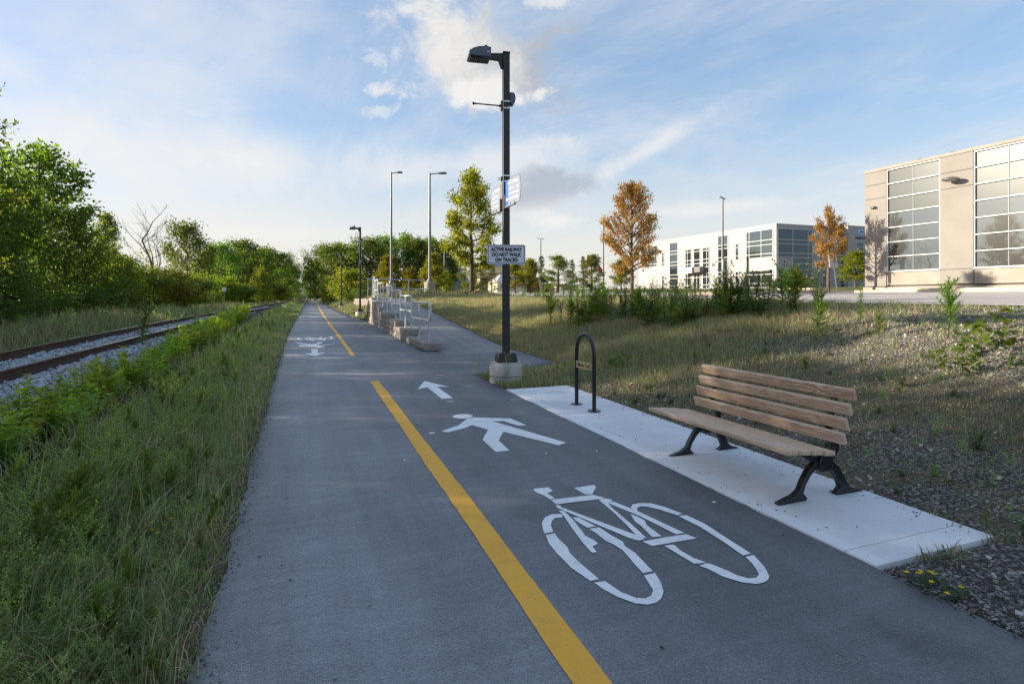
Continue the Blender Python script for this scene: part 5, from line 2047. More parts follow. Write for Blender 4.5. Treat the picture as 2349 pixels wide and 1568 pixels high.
def plant_tree(kind, x, y, h, r_, label, group=None, name=None, z=None):
    tm, cm, H0, R0 = PROTO[kind][tr_rng.randrange(len(PROTO[kind]))]
    nm = name or {'pine': 'pine_tree', 'shrub': 'shrub', 'maple': 'maple_tree', 'maple_small': 'maple_tree', 'linden': 'linden_tree', 'ash': 'ash_tree', 'pear': 'pear_tree'}.get(kind, 'leafy_tree')
    zz = float(ground(x, y)) if z is None else z
    if y > 200:
        zz *= 1 - .6 * min(1, (y - 200) / 500)
    t = thing(nm, label, 'shrub' if kind == 'shrub' else 'tree', (x, y, zz - .05), tr_rng.uniform(0, 6.28), group)
    t.scale = (r_ / R0, r_ / R0, h / H0)
    link('trunk', tm, t)
    link('crown', cm, t)
    return t


LEFT_TREES = [
    (-12.98, 37.60, 9.40, 2.08, 'sparse', 'tall dark maple rising above the bushes near the left edge'),
    (-10.07, 22.58, 10.0, 1.45, 'near', 'leafy tree at the far left edge whose branch tips reach into view'),
    (-11.96, 31.86, 5.99, 1.48, 'dense', 'dark dense tree at the left edge below the tall maple'),
    (-11.57, 36.53, 5.92, 1.44, 'dense', 'dark leafy tree at the foot of the tall maple, on its right'),
    (-10.99, 26.68, 4.73, 1.14, 'dense', 'dark tree at the left frame edge behind the tall weeds'),
    (-11.18, 39.59, 4.35, 1.15, 'dense', 'dark rounded tree between the tall maple and the thin ash'),
    (-12.56, 46.54, 7.17, 1.27, 'ash', 'thin light-leaved ash sticking up left of the dead tree'),
    (-11.29, 46.06, 5.49, 1.39, 'young', 'sunlit yellow-green tree left of the dead tree'),
    (-10.82, 50.16, 4.78, 1.60, 'young', 'low sunlit tree in front of the dead tree trunk'),
    (-11.25, 70.66, 9.23, 2.02, 'dense', 'round-topped dark tree right of the dead tree'),
    (-9.79, 54.05, 4.76, 1.82, 'young', 'bright yellow-green bushy tree right of the dead tree'),
    (-9.84, 63.70, 4.76, 1.96, 'young', 'sunlit tree below the round-topped dark tree'),
    (-11.11, 84.52, 8.25, 1.75, 'ash', 'thin pale tree right of the round-topped dark tree'),
    (-10.12, 91.64, 8.91, 2.29, 'dense', 'dark tree in the middle of the left tree line'),
    (-8.02, 101.54, 10.36, 3.28, 'dense', 'large rounded dark tree near the right end of the left tree line'),
    (-8.24, 78.07, 5.09, 1.96, 'young', 'olive bushy tree in the middle of the left tree line'),
    (-5.12, 96.15, 7.44, 1.78, 'young', 'pale yellow-green conical tree near the end of the left tree line'),
    (-6.38, 79.51, 3.97, 1.90, 'young', 'bright low bush behind the small track sign'),
    (-5.86, 125.33, 11.11, 3.21, 'dense', 'fourth dark tree back from the path end of the left tree line'),
    (-3.99, 140.67, 11.09, 3.23, 'dense', 'third dark tree back from the path end of the left tree line'),
    (-2.43, 161.49, 10.57, 3.03, 'dense', 'second dark tree back from the path end of the left tree line'),
    (-7.38, 118.42, 10.07, 3.02, 'dense', 'fifth dark tree back from the path end of the left tree line'),
    (-1.31, 187.82, 10.12, 2.44, 'dense', 'small dark tree ending the left tree line, nearest the far path'),
    (-3.77, 119.18, 5.12, 1.88, 'young', 'small bright bush at the foot of the last dark trees on the left'),
]
RIGHT_TREES = [
    (5.10, 124.36, 11.67, 3.66, 'dense', 'tall dark tree near the path end of the right wood, second crown from the path'),
    (7.28, 117.11, 11.07, 3.65, 'dense', 'tall dark tree above the thin far lamp posts, third crown of the right wood'),
    (4.31, 158.91, 10.61, 3.03, 'dense', 'dark tree leaning over the right side of the far path'),
    (10.76, 124.34, 10.66, 3.72, 'dense', 'tall dark tree rising behind the first bright tree past the block wall'),
    (4.09, 201.82, 10.44, 2.65, 'dense', 'smallest dark tree of the right wood, farthest down the path'),
    (13.77, 114.63, 11.44, 3.65, 'dense', 'tall dark tree just left of the left tall grey lamp post'),
    (17.76, 119.53, 12.15, 3.84, 'dense', 'tall dark tree directly behind the left tall grey lamp post'),
    (20.64, 115.21, 12.02, 3.57, 'dense', 'tall dark tree midway between the two tall grey lamp posts'),
    (22.70, 111.22, 10.62, 2.95, 'dense', 'tall dark tree just left of the right tall grey lamp post'),
    (26.76, 118.23, 11.66, 3.35, 'dense', 'tall dark tree directly behind the right tall grey lamp post'),
    (28.22, 113.39, 10.50, 2.70, 'dense', 'tall dark tree just right of the right tall grey lamp post'),
    (31.11, 116.57, 6.75, 2.42, 'dense', 'low dark tree at the right end of the wood, behind the linden'),
    (6.27, 72.53, 5.58, 2.50, 'young', 'bright yellow-green tree behind the first far black lamp'),
    (5.14, 99.72, 6.18, 1.62, 'young', 'small bright tree left of the far black lamps'),
    (6.11, 94.00, 6.48, 1.54, 'ash', 'thin grey-green tree behind the far black lamps'),
    (7.83, 52.67, 3.88, 1.25, 'pear', 'oval yellow-green tree between the two tall grey lamp posts, left'),
    (10.50, 55.93, 2.92, 0.96, 'pear', 'small rounded green tree between the two tall grey lamp posts, right'),
    (12.16, 53.16, 4.23, 1.26, 'pear', 'yellow-gold tree directly behind the right tall grey lamp post'),
    (14.36, 56.60, 2.62, 0.72, 'pear', 'small green tree right of the concrete lamp drum'),
    (18.09, 59.46, 3.75, 1.83, 'ash', 'thin yellow-green tree behind the linden trunk'),
    (22.61, 66.29, 3.64, 1.19, 'pine', 'dark pine just left of the sign'),
    (20.42, 72.48, 2.22, 0.81, 'pine', 'small dark conifer left of the linden trunk'),
    (24.68, 76.21, 2.28, 0.74, 'pine', 'tiny dark conifer right of the linden trunk'),
    (23.90, 61.52, 3.55, 1.33, 'pear', 'green tree directly under the right half of the sign'),
    (23.98, 57.21, 3.87, 1.25, 'pear', 'bright yellow-green tree right of the sign'),
    (32.45, 73.24, 5.21, 1.37, 'pine', 'dark pine behind the lone double-headed lamp post'),
    (29.36, 61.58, 4.62, 2.00, 'ash', 'tall pale yellow-green tree between the pines'),
    (38.39, 75.25, 4.69, 1.17, 'pine', 'dark pine in the middle of the parking lot trees'),
    (40.87, 76.45, 5.21, 1.13, 'pine', 'dark pine left of the flag'),
    (32.22, 58.34, 4.58, 1.74, 'ash', 'green feathery tree in front of the flag pole'),
    (40.37, 64.87, 3.99, 1.51, 'pear', 'rounded green tree before the stone building'),
    (53.79, 41.54, 3.74, 1.62, 'pear', 'bright green tree at the corner of the beige office'),
]
SHRUBS=[
(-10.58,25.98,2.05),(-11.17,28.48,2.00),(-10.22,26.93,1.84),(-10.57,28.97,1.74),(-11.54,33.14,2.26),(-10.44,31.71,2.11),(-11.04,35.87,2.09),(-10.30,35.80,2.12),(-10.68,39.80,3.00),(-10.96,44.61,2.33),(-11.34,51.03,2.22),(-11.48,56.26,3.11),(-11.61,64.76,4.04),(-10.55,64.54,2.42),(-11.20,77.91,4.19),(-10.82,87.97,4.20),(-11.13,110.45,3.51),]
for i, (x, y, h, r_, kd, lab) in enumerate(LEFT_TREES):
    k = {'dense': ('dense', 'dense_wide')[i % 2], 'young': ('young', 'young', 'young_olive')[i % 3]}.get(kd, kd)
    plant_tree(k, x, y, h, r_ * 1.12, lab, 'trees of the left tree line')
for i, (x, y, h, r_, kd, lab) in enumerate(RIGHT_TREES):
    k = {'dense': ('dense', 'dense_wide')[i % 2]}.get(kd, kd)
    plant_tree(k, x, y, h, r_ * 1.1, lab, 'tall dark trees of the wood right of the path' if kd == 'dense' else 'small trees round the parking lot')
plant_tree('linden', 9.3, 30.8, 7.0, 1.72, 'tall linden with yellow-green leaves on a mulched mound left of the near lamp post')
plant_tree('maple', 20.0, 30.9, 7.4, 2.05, 'large orange-brown maple in front of the white office')
plant_tree('maple_small', 36.0, 29.9, 6.3, 1.40, 'smaller orange maple with bare top twigs at the corner of the beige office', z=1.95)
dead_tree((-12.4, 58.3, .3), 10.6, 'bare dead tree standing above the left tree line')
# second row and the row that runs on beside the viewer; it shades the path
for i, (x, y, h) in enumerate([(-14.5, 44, 4.2), (-14.5, 49, 4.4), (-14, 56, 4.6), (-13, 96, 6.5), (-12, 106, 8.0), (-11, 118, 9.0), (-9, 132, 10), (-6.5, 150, 10), (-4.5, 172, 10)]):
    plant_tree(('dense', 'dense_wide')[i % 2], x, y, h, 2.7, 'dark green tree in the back row of the left tree line', 'back row of the left tree line')
for i, (x, y, h, r_) in enumerate([(-11.5, 19.0, 8.1, 2.3), (-12.2, 21.9, 7.6, 2.1), (-13.4, 16.8, 7.3, 1.8), (-13.2, 14.2, 6.4, 1.5), (-11.6, 10.4, 8.6, 2.3), (-12.0, 6.8, 7.8, 2.2), (-11.4, 3.2, 7.2, 2.2), (-12.2, -.8, 6.4, 2.3), (-11.6, -4.8, 6.4, 2.4), (-12.3, -9.5, 6.5, 2.5),
                                   (-11.8, -15, 6.5, 2.6), (-13.6, 11.4, 6.6, 2.0), (-13.8, 8.0, 6.4, 2.1), (-13.5, 4.8, 6.4, 2.1), (-15.0, 8.4, 5.6, 2.0), (-15.2, 1.2, 5.8, 2.2), (-15.0, 16.0, 4.4, 1.8), (-12.0, 26.9, 7.2, 1.8), (-12.2, 29.8, 6.6, 1.9)]):
    plant_tree(('dense', 'dense_wide')[i % 2], x, y, h, r_, 'dark green tree of the row along the railway beside the viewer', 'railway-side trees beside the viewer')
# understorey along the tree line
for i, (x, y, h) in enumerate([(-10.2, 9.0, 3.2), (-10.4, 11.4, 3.0), (-10.1, 6.6, 3.3), (-10.3, 4.2, 3.2), (-10.2, 1.8, 3.4), (-10.4, -.6, 3.3), (-10.2, -3.2, 3.4), (-10.3, -6, 3.4), (-10.4, 19.6, 3.0), (-10.3, 22, 2.8), (-10.6, 24.2, 2.6), (-12.6, 8.6, 4.0), (-12.6, 5.0, 4.0), (-12.7, 1.2, 4.2), (-12.4, 20.8, 3.8)]):
    plant_tree('shrub', x, y, h, 1.6, 'dark leafy shrub in the undergrowth below the left tree line', 'shrubs below the left tree line')  # mostly out of view; added to block low sun from the path
for i, (x, y, h) in enumerate(SHRUBS):
    plant_tree('shrub', x, y, h * 1.05, max(1.0, h * .55), 'dark leafy shrub in the undergrowth below the left tree line', 'shrubs below the left tree line')
for i, (x, y, h) in enumerate([(-9.7, 17.0, 1.5), (-10.0, 20.5, 1.6), (-9.9, 22.8, 1.5), (-9.6, 24.6, 1.3), (-9.8, 68, 2.0), (-9.3, 74, 2.2), (-8.6, 84, 2.4), (-7.5, 92, 2.2), (-6.2, 104, 2.4), (-3.0, 130, 3.0), (-1.4, 150, 2.6), (.2, 175, 2.6), (1.0, 200, 2.6)]):
    plant_tree('shrub', x, y, h, h * .62, 'dark leafy shrub in the undergrowth below the left tree line', 'shrubs below the left tree line')
for i, (x, y, h) in enumerate([(6.2, 60, 1.6), (5.9, 66, 1.8), (6.4, 80, 2.0), (7.0, 90, 2.2), (7.0, 104, 2.6), (8.2, 112, 3.0), (8.6, 140, 3.5), (9.2, 160, 3.5)]):
    plant_tree('shrub', x, y, h, h * .65, 'bushy shrub at the foot of the wood right of the path', 'shrubs below the right wood')
for i, (x, y, h, r_, lab) in enumerate([(57.5, 55.6, 1.5, 1.5, 'dark rounded shrub against the shaded face of the white office'), (61.0, 56.5, 2.6, 1.3, 'tall dark shrub by the corner window of the white office'), (6.0, 34.0, .55, .5, 'small green shrub at the foot of the concrete lamp drum'),
                                        (36.5, 72, 1.2, 1.3, 'low dark shrub in the middle of the parking lot trees'), (46, 41.5, 1.2, 1.6, 'yellowish ornamental grass clump at the beige office corner'), (63.5, 57.2, 1.4, .9, 'small shrub under the office logo')]):
    plant_tree('shrub', x, y, h, r_, lab)


# ------------------------------------------------------------------ grass and weeds
def ground_at(x, y):
    return ground(x, y)


def blades(name, x, y, h, w, lean, cols, mat=M_GRASS, z=None, rng=None):
    """grass: each blade a bent strip of three triangles' worth of faces (a quad and a tip)"""
    rng = rng or np.random.default_rng(1)
    n = len(x)
    z = ground(x, y) - .01 if z is None else z
    az = rng.uniform(0, 2 * np.pi, n)
    dx_, dy_ = np.cos(az), np.sin(az)
    la = rng.uniform(0, 2 * np.pi, n)
    lx, ly = np.cos(la) * lean * h, np.sin(la) * lean * h
    b = np.stack([x, y, z], 1)
    s = np.stack([dx_, dy_, np.zeros(n)], 1) * (w / 2)[:, None]
    m = b + np.stack([lx * .38, ly * .38, h * .55], 1)
    t = b + np.stack([lx, ly, h * (1 - .3 * lean)], 1)
    v = np.stack([b - s, b + s, m + s * .8, m - s * .8, t - s * .12, t + s * .12], 1).reshape(-1, 3)
    i = np.arange(n)[:, None] * 6
    f = np.concatenate([i + np.array([[0, 1, 2, 3]]), i + np.array([[3, 2, 5, 4]])], 1).reshape(-1, 4)
    return link(name, array_mesh(name, v, f, mat, np.repeat(cols, 6, axis=0)))


def field(n, fy0, fy1, xl, xr, pw, rng):
    """scatter points, denser near the viewer (density falls as (y+2)^-pw)"""
    u = rng.random(n)
    a, b = fy0 + 2.0, fy1 + 2.0
    if abs(pw - 1) < 1e-6:
        y = a * (b / a) ** u - 2
    else:
        y = (a ** (1 - pw) + u * (b ** (1 - pw) - a ** (1 - pw))) ** (1 / (1 - pw)) - 2
    l, r_ = xl(y), xr(y)
    return l + (r_ - l) * rng.random(n), y


def clump(x, y, f=1.0, ph=0.0):
    return .5 + .25 * np.sin(1.9 * f * x + 1.3 * f * y + ph) * np.cos(1.1 * f * y - .7 * f * x + 2 * ph) + .25 * np.sin(4.3 * f * x - 2.9 * f * y + ph) * np.cos(3.7 * f * y + 1.7 * ph)


DRY = np.array([[.38, .30, .175], [.27, .215, .135], [.48, .39, .24]])
GRN = np.array([[.185, .29, .095], [.26, .37, .125], [.15, .24, .10]])


def mixcol(rng, n, dryness):
    k = rng.integers(0, 3, n)
    d = rng.random(n) < dryness
    c = np.where(d[:, None], DRY[k], GRN[k])
    return c * (1 + rng.normal(0, .2, (n, 1))).clip(.5, 1.6)


# left verge between path and hedge
rng = np.random.default_rng(77)
n = 210000
x, y = field(n, 1.2, 95, lambda y: np.where(y < 40, -1.8, -1.8 + (y - 40) * .03), lambda y: LEFTX(y) + .015, 1.45, rng)
e = LEFTX(y) - x
keep = rng.random(n) < np.clip(.15 + .9 * clump(x, y, 1.3), 0, 1) * np.clip(.25 + e * 2.2, .25, 1)
x, y, e = x[keep], y[keep], e[keep]
h = (.06 + .20 * np.clip(e / 1.1, 0, 1) * (.35 + .9 * clump(x, y, .8, 1.0))) * rng.uniform(.4, 1.45, len(x))
far_ = np.clip((y - 14) / 50, 0, 1)
h = h * (1 + .7 * far_)
stuff(blades('grass', x, y, h, rng.uniform(.0028, .0062, len(x)) * (1 + y * .055), rng.uniform(.1, .85, len(x)), mixcol(rng, len(x), np.clip(.50 - .45 * clump(x, y, .7, 2) - .25 * far_ + .2 * (e < .35), .05, .9)), rng=rng), 'tangled green and dry grass of the verge left of the path')

# taller wispy stems standing out of it
n = 9000
x, y = field(n, 1.5, 34, lambda y: -2.0 + 0 * y, lambda y: LEFTX(y) - .05, 1.3, rng)
e = LEFTX(y) - x
h = (.16 + .34 * np.clip(e / .9, 0, 1)) * rng.uniform(.6, 1.35, n)
stuff(blades('seed_stems', x, y, h, rng.uniform(.0022, .0040, n) * (1 + y * .06), rng.uniform(.15, 1.1, n), mixcol(rng, n, np.full(n, .55)) * 1.3, rng=rng), 'tall thin stems leaning over the verge')

# tall meadow beyond the track
n = 70000
x, y = field(n, 9, 130, lambda y: -12 + np.maximum(0, y - 60) * .06, lambda y: tx(y) - 1.55, 1.0, rng)
keep = rng.random(len(x)) < np.clip(.35 + .8 * clump(x, y, .45), 0, 1)
x, y = x[keep], y[keep]
h = (.30 + .55 * clump(x, y, .5, 3)) * rng.uniform(.5, 1.3, len(x)) * np.clip((tx(y) - 1.3 - x) * .8, .35, 1)
stuff(blades('meadow_grass', x, y, h, rng.uniform(.010, .020, len(x)) * (1 + y * .015), rng.uniform(.1, .5, len(x)), mixcol(rng, len(x), np.clip(.72 - .35 * clump(x, y, .4, 1), .2, .9)), rng=rng), 'tall dry meadow grass between the track and the trees')
# strip between track and path further on
n = 26000
x, y = field(n, 26, 110, lambda y: tx(y) + 1.9, lambda y: np.minimum(LEFTX(y), tx(y) + 3.4), .6, rng)
h = rng.uniform(.12, .42, n) * np.clip((y - 20) / 25, .3, 1)
stuff(blades('grass_strip', x, y, h, rng.uniform(.012, .02, n) * (1 + y * .015), rng.uniform(.1, .5, n), mixcol(rng, n, .3 + 0 * x), rng=rng), 'green grass growing between ballast and verge')

# embankment on the right: dry straw, thick towards the lamp, thin by the bench
n = 330000
x, y = field(n, .8, 29, lambda y: xs(y) - .03, lambda y: xc(y) + .2, .75, rng)
t = (x - xs(y)) / (xc(y) - xs(y))
dense = sst(5.6, 10.5, y) * (1 - .75 * sst(.55, .9, t) * (1 - sst(8, 12, y))) + .30 * (1 - t) + .24
dense = dense * np.where(y > 13, .75, 1)
dense *= (.25 + 1.1 * clump(x, y, .9, .5))
keep = rng.random(n) < np.clip(dense, .03, 1)
x, y, t = x[keep], y[keep], t[keep]
h = (.05 + .19 * sst(4.5, 10, y) * (.3 + clump(x, y, .7, 4))) * rng.uniform(.4, 1.5, len(x)) * np.clip(.35 + t * 5, .35, 1)
stuff(blades('embankment_grass', x, y, h, rng.uniform(.0026, .0058, len(x)) * (1 + y * .05), rng.uniform(.1, .9, len(x)), mixcol(rng, len(x), np.clip(.92 - .40 * clump(x, y, .8, 2.2) - .2 * (y < 6), .25, .95)), rng=rng), 'dry straw-coloured grass on the embankment')
# grass and soil creeping over the edges of the concrete pad
n = 2600
y = rng.uniform(2.0, 8.0, n)
x = 3.95 + rng.normal(.05, .06, n)
k = n // 4
y[:k] = 2.13 - np.abs(rng.normal(0, .05, k))
x[:k] = rng.uniform(2.98, 4.0, k)
keep = rng.random(n) < np.clip(clump(x, y, 2.3, 1.0) * 1.7 - .5, 0, 1)
x, y = x[keep], y[keep]
stuff(blades('pad_edge_grass', x, y, rng.uniform(.02, .10, len(x)), rng.uniform(.004, .007, len(x)), rng.uniform(.2, 1.0, len(x)), mixcol(rng, len(x), np.full(len(x), .6)), z=zp(x, y) - .005, rng=rng), 'grass tufts creeping over the edge of the concrete pad')
# scraps of leaf blown onto the path
n = 240
y = 1.6 + 14 * rng.random(n) ** 1.3
x = np.where(rng.random(n) < .5, LEFTX(y) + .03 + np.abs(rng.normal(0, .25, n)), rng.uniform(-.2, 2.85, n))
az = rng.uniform(0, 6.28, n)
v, f, cc = leaf_cards(np.stack([x, y, zp(x, y) + .006], 1), np.stack([np.cos(az), np.sin(az), rng.uniform(0, .3, n)], 1), np.tile([0, 0, 1.0], (n, 1)) + rng.normal(0, .3, (n, 3)), rng.uniform(.008, .030, n), .5, palette(rng, n, (.05, .035, .02), (.26, .19, .10)))
stuff(link('leaf_litter', array_mesh('leaf_litter', v, f, M_GRASS, cc)), 'scraps of dry leaf blown onto the path')
# fallen dry stems lying on the bare slope
n = 5200
x, y = field(n, .8, 9, lambda y: xs(y) + .05, lambda y: xc(y) - .3, .8, rng)
az = rng.uniform(0, 6.28, n)
L = rng.uniform(.05, .22, n)
c = np.stack([x, y, ground(x, y) + rng.uniform(.004, .03, n)], 1)
v, f, cc = leaf_cards(c, np.stack([np.cos(az), np.sin(az), rng.normal(0, .12, n)], 1), np.tile([0, 0, 1.0], (n, 1)) + rng.normal(0, .2, (n, 3)), L, .03, palette(rng, n, (.20, .15, .09), (.42, .34, .22)))
stuff(link('straw_litter', array_mesh('straw_litter', v, f, M_GRASS, cc)), 'dead straw and stems lying on the bare slope')
# grass round the lamp foot, past the wall and on the lots
n = 9000
x, y = field(n, 7.95, 9.9, lambda y: 2.96 + np.maximum(0, y - 9.3) * .9, lambda y: 4.7 + 0 * y, .1, rng)
keep = (rng.random(n) < np.clip(1.15 - .55 * (x - 3), .15, 1) * (.3 + clump(x, y, 1.4))) & (np.hypot(x - 3.2, y - 8.66) > .27)
x, y = x[keep], y[keep]
h = rng.uniform(.03, .17, len(x))
stuff(blades('lamp_foot_grass', x, y, h, rng.uniform(.005, .009, len(x)) * 1.3, rng.uniform(.1, .6, len(x)), mixcol(rng, len(x), .55 + 0 * x), z=zp(x, y) - .02, rng=rng), 'grass tufts round the foot of the near lamp post')
n = 42000
x, y = field(n, 29.3, 190, lambda y: RIGHTX(y) + .05, lambda y: RIGHTX(y) + 4.2, .8, rng)
h = rng.uniform(.15, .55, n) * np.clip((x - RIGHTX(y)) * 1.5, .25, 1)
stuff(blades('verge_weeds', x, y, h, rng.uniform(.012, .022, n) * (1 + y * .01), rng.uniform(.1, .5, n), mixcol(rng, n, .5 + .3 * (clump(x, y, .3) - .5)), rng=rng), 'weeds and grass along the right edge of the far path')
n = 26000
x, y = field(n, 29.5, 75, lambda y: 7.5 + 0 * y, lambda y: 36 + 0 * y, .8, rng)
keep = (x < 13.2) | (rng.random(n) < .25) & (y > 33)
x, y = x[keep], y[keep]
h = rng.uniform(.05, .14, len(x))
stuff(blades('lawn_grass', x, y, h, rng.uniform(.02, .035, len(x)) * (1 + y * .01), rng.uniform(.1, .5, len(x)), mixcol(rng, len(x), .62 + 0 * x), rng=rng), 'short dry lawn round the parking lot trees')


# --- leafy weeds: each kind is built once, stem and leaves
def weed_mesh(kind, seed):
    rng = np.random.default_rng(seed)
    V, F, Cc, off = [], [], [], 0

    def leaves(c, d, n_, s, asp, a, b):
        nonlocal off
        v, f, cc = leaf_cards(np.array(c), np.array(d), np.array(n_), np.array(s), asp, palette(rng, len(c), a, b))
        V.append(v)
        F.append(f + off)
        Cc.append(cc)
        off += len(v)

    def stem(pts, r_, col):
        """three-sided stem out of quads"""
        nonlocal off
        pts = np.array(pts)
        k = len(pts)
        vs = []
        for i, p in enumerate(pts):
            rr_ = r_ * (1 - .7 * i / max(1, k - 1))
            for j in range(3):
                a = j * 2.094
                vs.append(p + np.array([math.cos(a) * rr_, math.sin(a) * rr_, 0]))
        fs = []
        for i in range(k - 1):
            for j in range(3):
                fs.append([i * 3 + j, i * 3 + (j + 1) % 3, (i + 1) * 3 + (j + 1) % 3, (i + 1) * 3 + j])
        V.append(np.array(vs))
        F.append(np.array(fs) + off)
        Cc.append(np.tile(np.array(col) * rng.uniform(.8, 1.2), (len(vs), 1)))
        off += len(vs)

    if kind in ('goldenrod', 'goldenrod_bushy'):
        H = 1.0
        tops = [((0, 0), (.03, .02), 1.0, 1)] if kind == 'goldenrod' else [((0, 0), (.02, 0), 1.0, 1)]
        pts = [(.02 * math.sin(i), .02 * math.cos(i * 1.3), H * i / 6) for i in range(7)]
        stem(pts, .012, (.10, .06, .03))
        nlev = 95 if kind == 'goldenrod' else 70
        for i in range(nlev):
            f = .12 + .88 * i / nlev
            az = i * 2.4
            L = (.20 * (1 - f) + .075) * rng.uniform(.8, 1.2) * (1.0 if f > .25 else .8)
            up = .15 + .9 * f
            leaves([(0.01, 0.01, f * H)], [(math.cos(az), math.sin(az), up)], [(-math.cos(az) * .5, -math.sin(az) * .5, 1)], [L], .20, (.105, .17, .034), (.20, .275, .06))
        if kind == 'goldenrod_bushy':
            for q in range(13):
                f0 = rng.uniform(.35, .85)
                az = q * 2.4
                L = .34 * (1.1 - f0 * .6)
                b = np.array([0, 0, f0 * H])
                e = b + np.array([math.cos(az) * L * .7, math.sin(az) * L * .7, L * .8])
                stem([b, (b + e) / 2, e], .006, (.09, .07, .03))
                for i in range(26):
                    t = i / 26
                    a2 = i * 2.4
                    leaves([b + (e - b) * t], [(math.cos(a2) * .8 + math.cos(az) * .3, math.sin(a2) * .8 + math.sin(az) * .3, .75)], [(0, 0, 1)], [.11 * (1.15 - t * .5)], .22, (.095, .16, .034), (.19, .26, .06))
    elif kind == 'thistle':
        H = 1.0
        stem([(.02 * math.sin(i * .9), .015 * math.cos(i), H * i / 6) for i in range(7)], .012, (.06, .085, .035))
        for i in range(46):
            f = i / 46
            az = i * 2.4
            leaves([(0, 0, f * H * .75)], [(math.cos(az), math.sin(az), .25 + .6 * f)], [(0, 0, 1)], [.24 * (1.1 - f) + .05], .28, (.088, .145, .052), (.17, .235, .085))
        for q in range(15):
            f0 = rng.uniform(.38, .95)
            az = q * 2.4
            L = rng.uniform(.22, .42)
            b = np.array([0, 0, f0 * H])
            e = b + np.array([math.cos(az) * L * .55, math.sin(az) * L * .55, L * .85])
            stem([b, (b + e) / 2 + np.array([0, 0, -.02]), e], .006, (.07, .095, .04))
            for i in range(9):
                t = .2 + .7 * i / 9
                a2 = i * 2.4 + q
                leaves([b + (e - b) * t], [(math.cos(a2), math.sin(a2), .4)], [(0, 0, 1)], [.07], .3, (.075, .12, .045), (.13, .185, .075))
            m = 12
            hd = [(e + np.array([0, 0, .0]))] * m
            dd = [(math.cos(k_ * .52) * .55, math.sin(k_ * .52) * .55, .8) for k_ in range(m)]
            leaves(hd, dd, [(0, 0, 1)] * m, [.045] * m, .5, (.07, .10, .05), (.11, .14, .07))
            if rng.random() < .75:
                a_, b_ = ((.20, .05, .24), (.32, .10, .34)) if rng.random() < .5 else ((.30, .26, .24), (.46, .40, .36))
                leaves([e + np.array([0, 0, .03])] * m, [(math.cos(k_ * .52) * .5, math.sin(k_ * .52) * .5, 1) for k_ in range(m)], [(0, 0, 1)] * m, [.042] * m, .4, a_, b_)
    elif kind == 'broadleaf':
        for q in range(5):
            az = q * 1.3
            H = rng.uniform(.6, 1.0)
            tip = np.array([math.cos(az) * .22, math.sin(az) * .22, H])
            stem([(0, 0, 0), tip * .5 + np.array([0, 0, .05]), tip], .009, (.08, .07, .03))
            for i in range(20):
                t = .12 + .88 * i / 20
                a2 = i * 2.4 + q
                leaves([tip * t], [(math.cos(a2), math.sin(a2), .15)], [(0, 0, 1)], [.19 * (1.15 - .6 * t)], .55, (.07, .14, .036), (.145, .23, .06))
    elif kind == 'clover':
        # airy sweet clover: thin branching stems with many tiny leaves
        H = 1.0
        base = [(.05 * math.sin(i * .7 + seed), .05 * math.cos(i * .8), H * i / 5) for i in range(6)]
        stem(base, .0055, (.085, .13, .04))
        for q in range(13):
            f0 = rng.uniform(.15, .95)
            az = q * 2.4 + rng.normal(0, .3)
            L = rng.uniform(.18, .42) * (1.15 - .5 * f0)
            b = np.array([np.interp(f0, np.linspace(0, 1, 6), [p[0] for p in base]), np.interp(f0, np.linspace(0, 1, 6), [p[1] for p in base]), f0 * H])
            e = b + np.array([math.cos(az) * L * .7, math.sin(az) * L * .7, L * .72])
            stem([b, (b + e) / 2 + np.array([0, 0, .01]), e], .003, (.085, .13, .04))
            for i in range(11):
                t = .15 + .85 * i / 11
                a2 = i * 2.4 + q
                leaves([b + (e - b) * t], [(math.cos(a2), math.sin(a2), .5)], [(0, 0, 1)], [.058 * rng.uniform(.7, 1.3)], .42, (.23, .35, .105), (.37, .50, .18))
    elif kind == 'currant':
        # leafy hedge plant with yellow-green serrated leaves
        for q in range(9):
            az = q * 2.4
            H = rng.uniform(.55, 1.0)
            sp = rng.uniform(.12, .42)
            tip = np.array([math.cos(az) * sp, math.sin(az) * sp, H])
            stem([(0, 0, 0), tip * .5 + np.array([0, 0, .06]), tip], .008, (.075, .05, .03))
            for i in range(58):
                t = .10 + .92 * i / 58
                a2 = i * 2.4 + q
                leaves([tip * t + rng.normal(0, .02, 3)], [(math.cos(a2), math.sin(a2), .35)], [(-.3 * math.cos(a2), -.3 * math.sin(a2), 1)], [.135 * rng.uniform(.6, 1.25)], .55, (.19, .29, .030), (.36, .43, .050))
    elif kind == 'vine':
        for q in range(46):
            az, rr_ = rng.uniform(0, 6.28), math.sqrt(rng.random()) * .55
            z = rng.uniform(.08, .75) * (1.1 - rr_)
            leaves([(math.cos(az) * rr_, math.sin(az) * rr_, z)] * 3, [(math.cos(az + k_), math.sin(az + k_), rng.normal(0, .6)) for k_ in (-.7, 0, .7)], [(rng.normal(-.5, .6), rng.normal(-.5, .6), .6)] * 3, [.12, .14, .12], .8, (.065, .12, .022), (.11, .17, .03))
        stem([(0, 0, 0), (.2, .1, .25), (.5, .2, .2)], .006, (.06, .05, .03))
    elif kind == 'daisy':
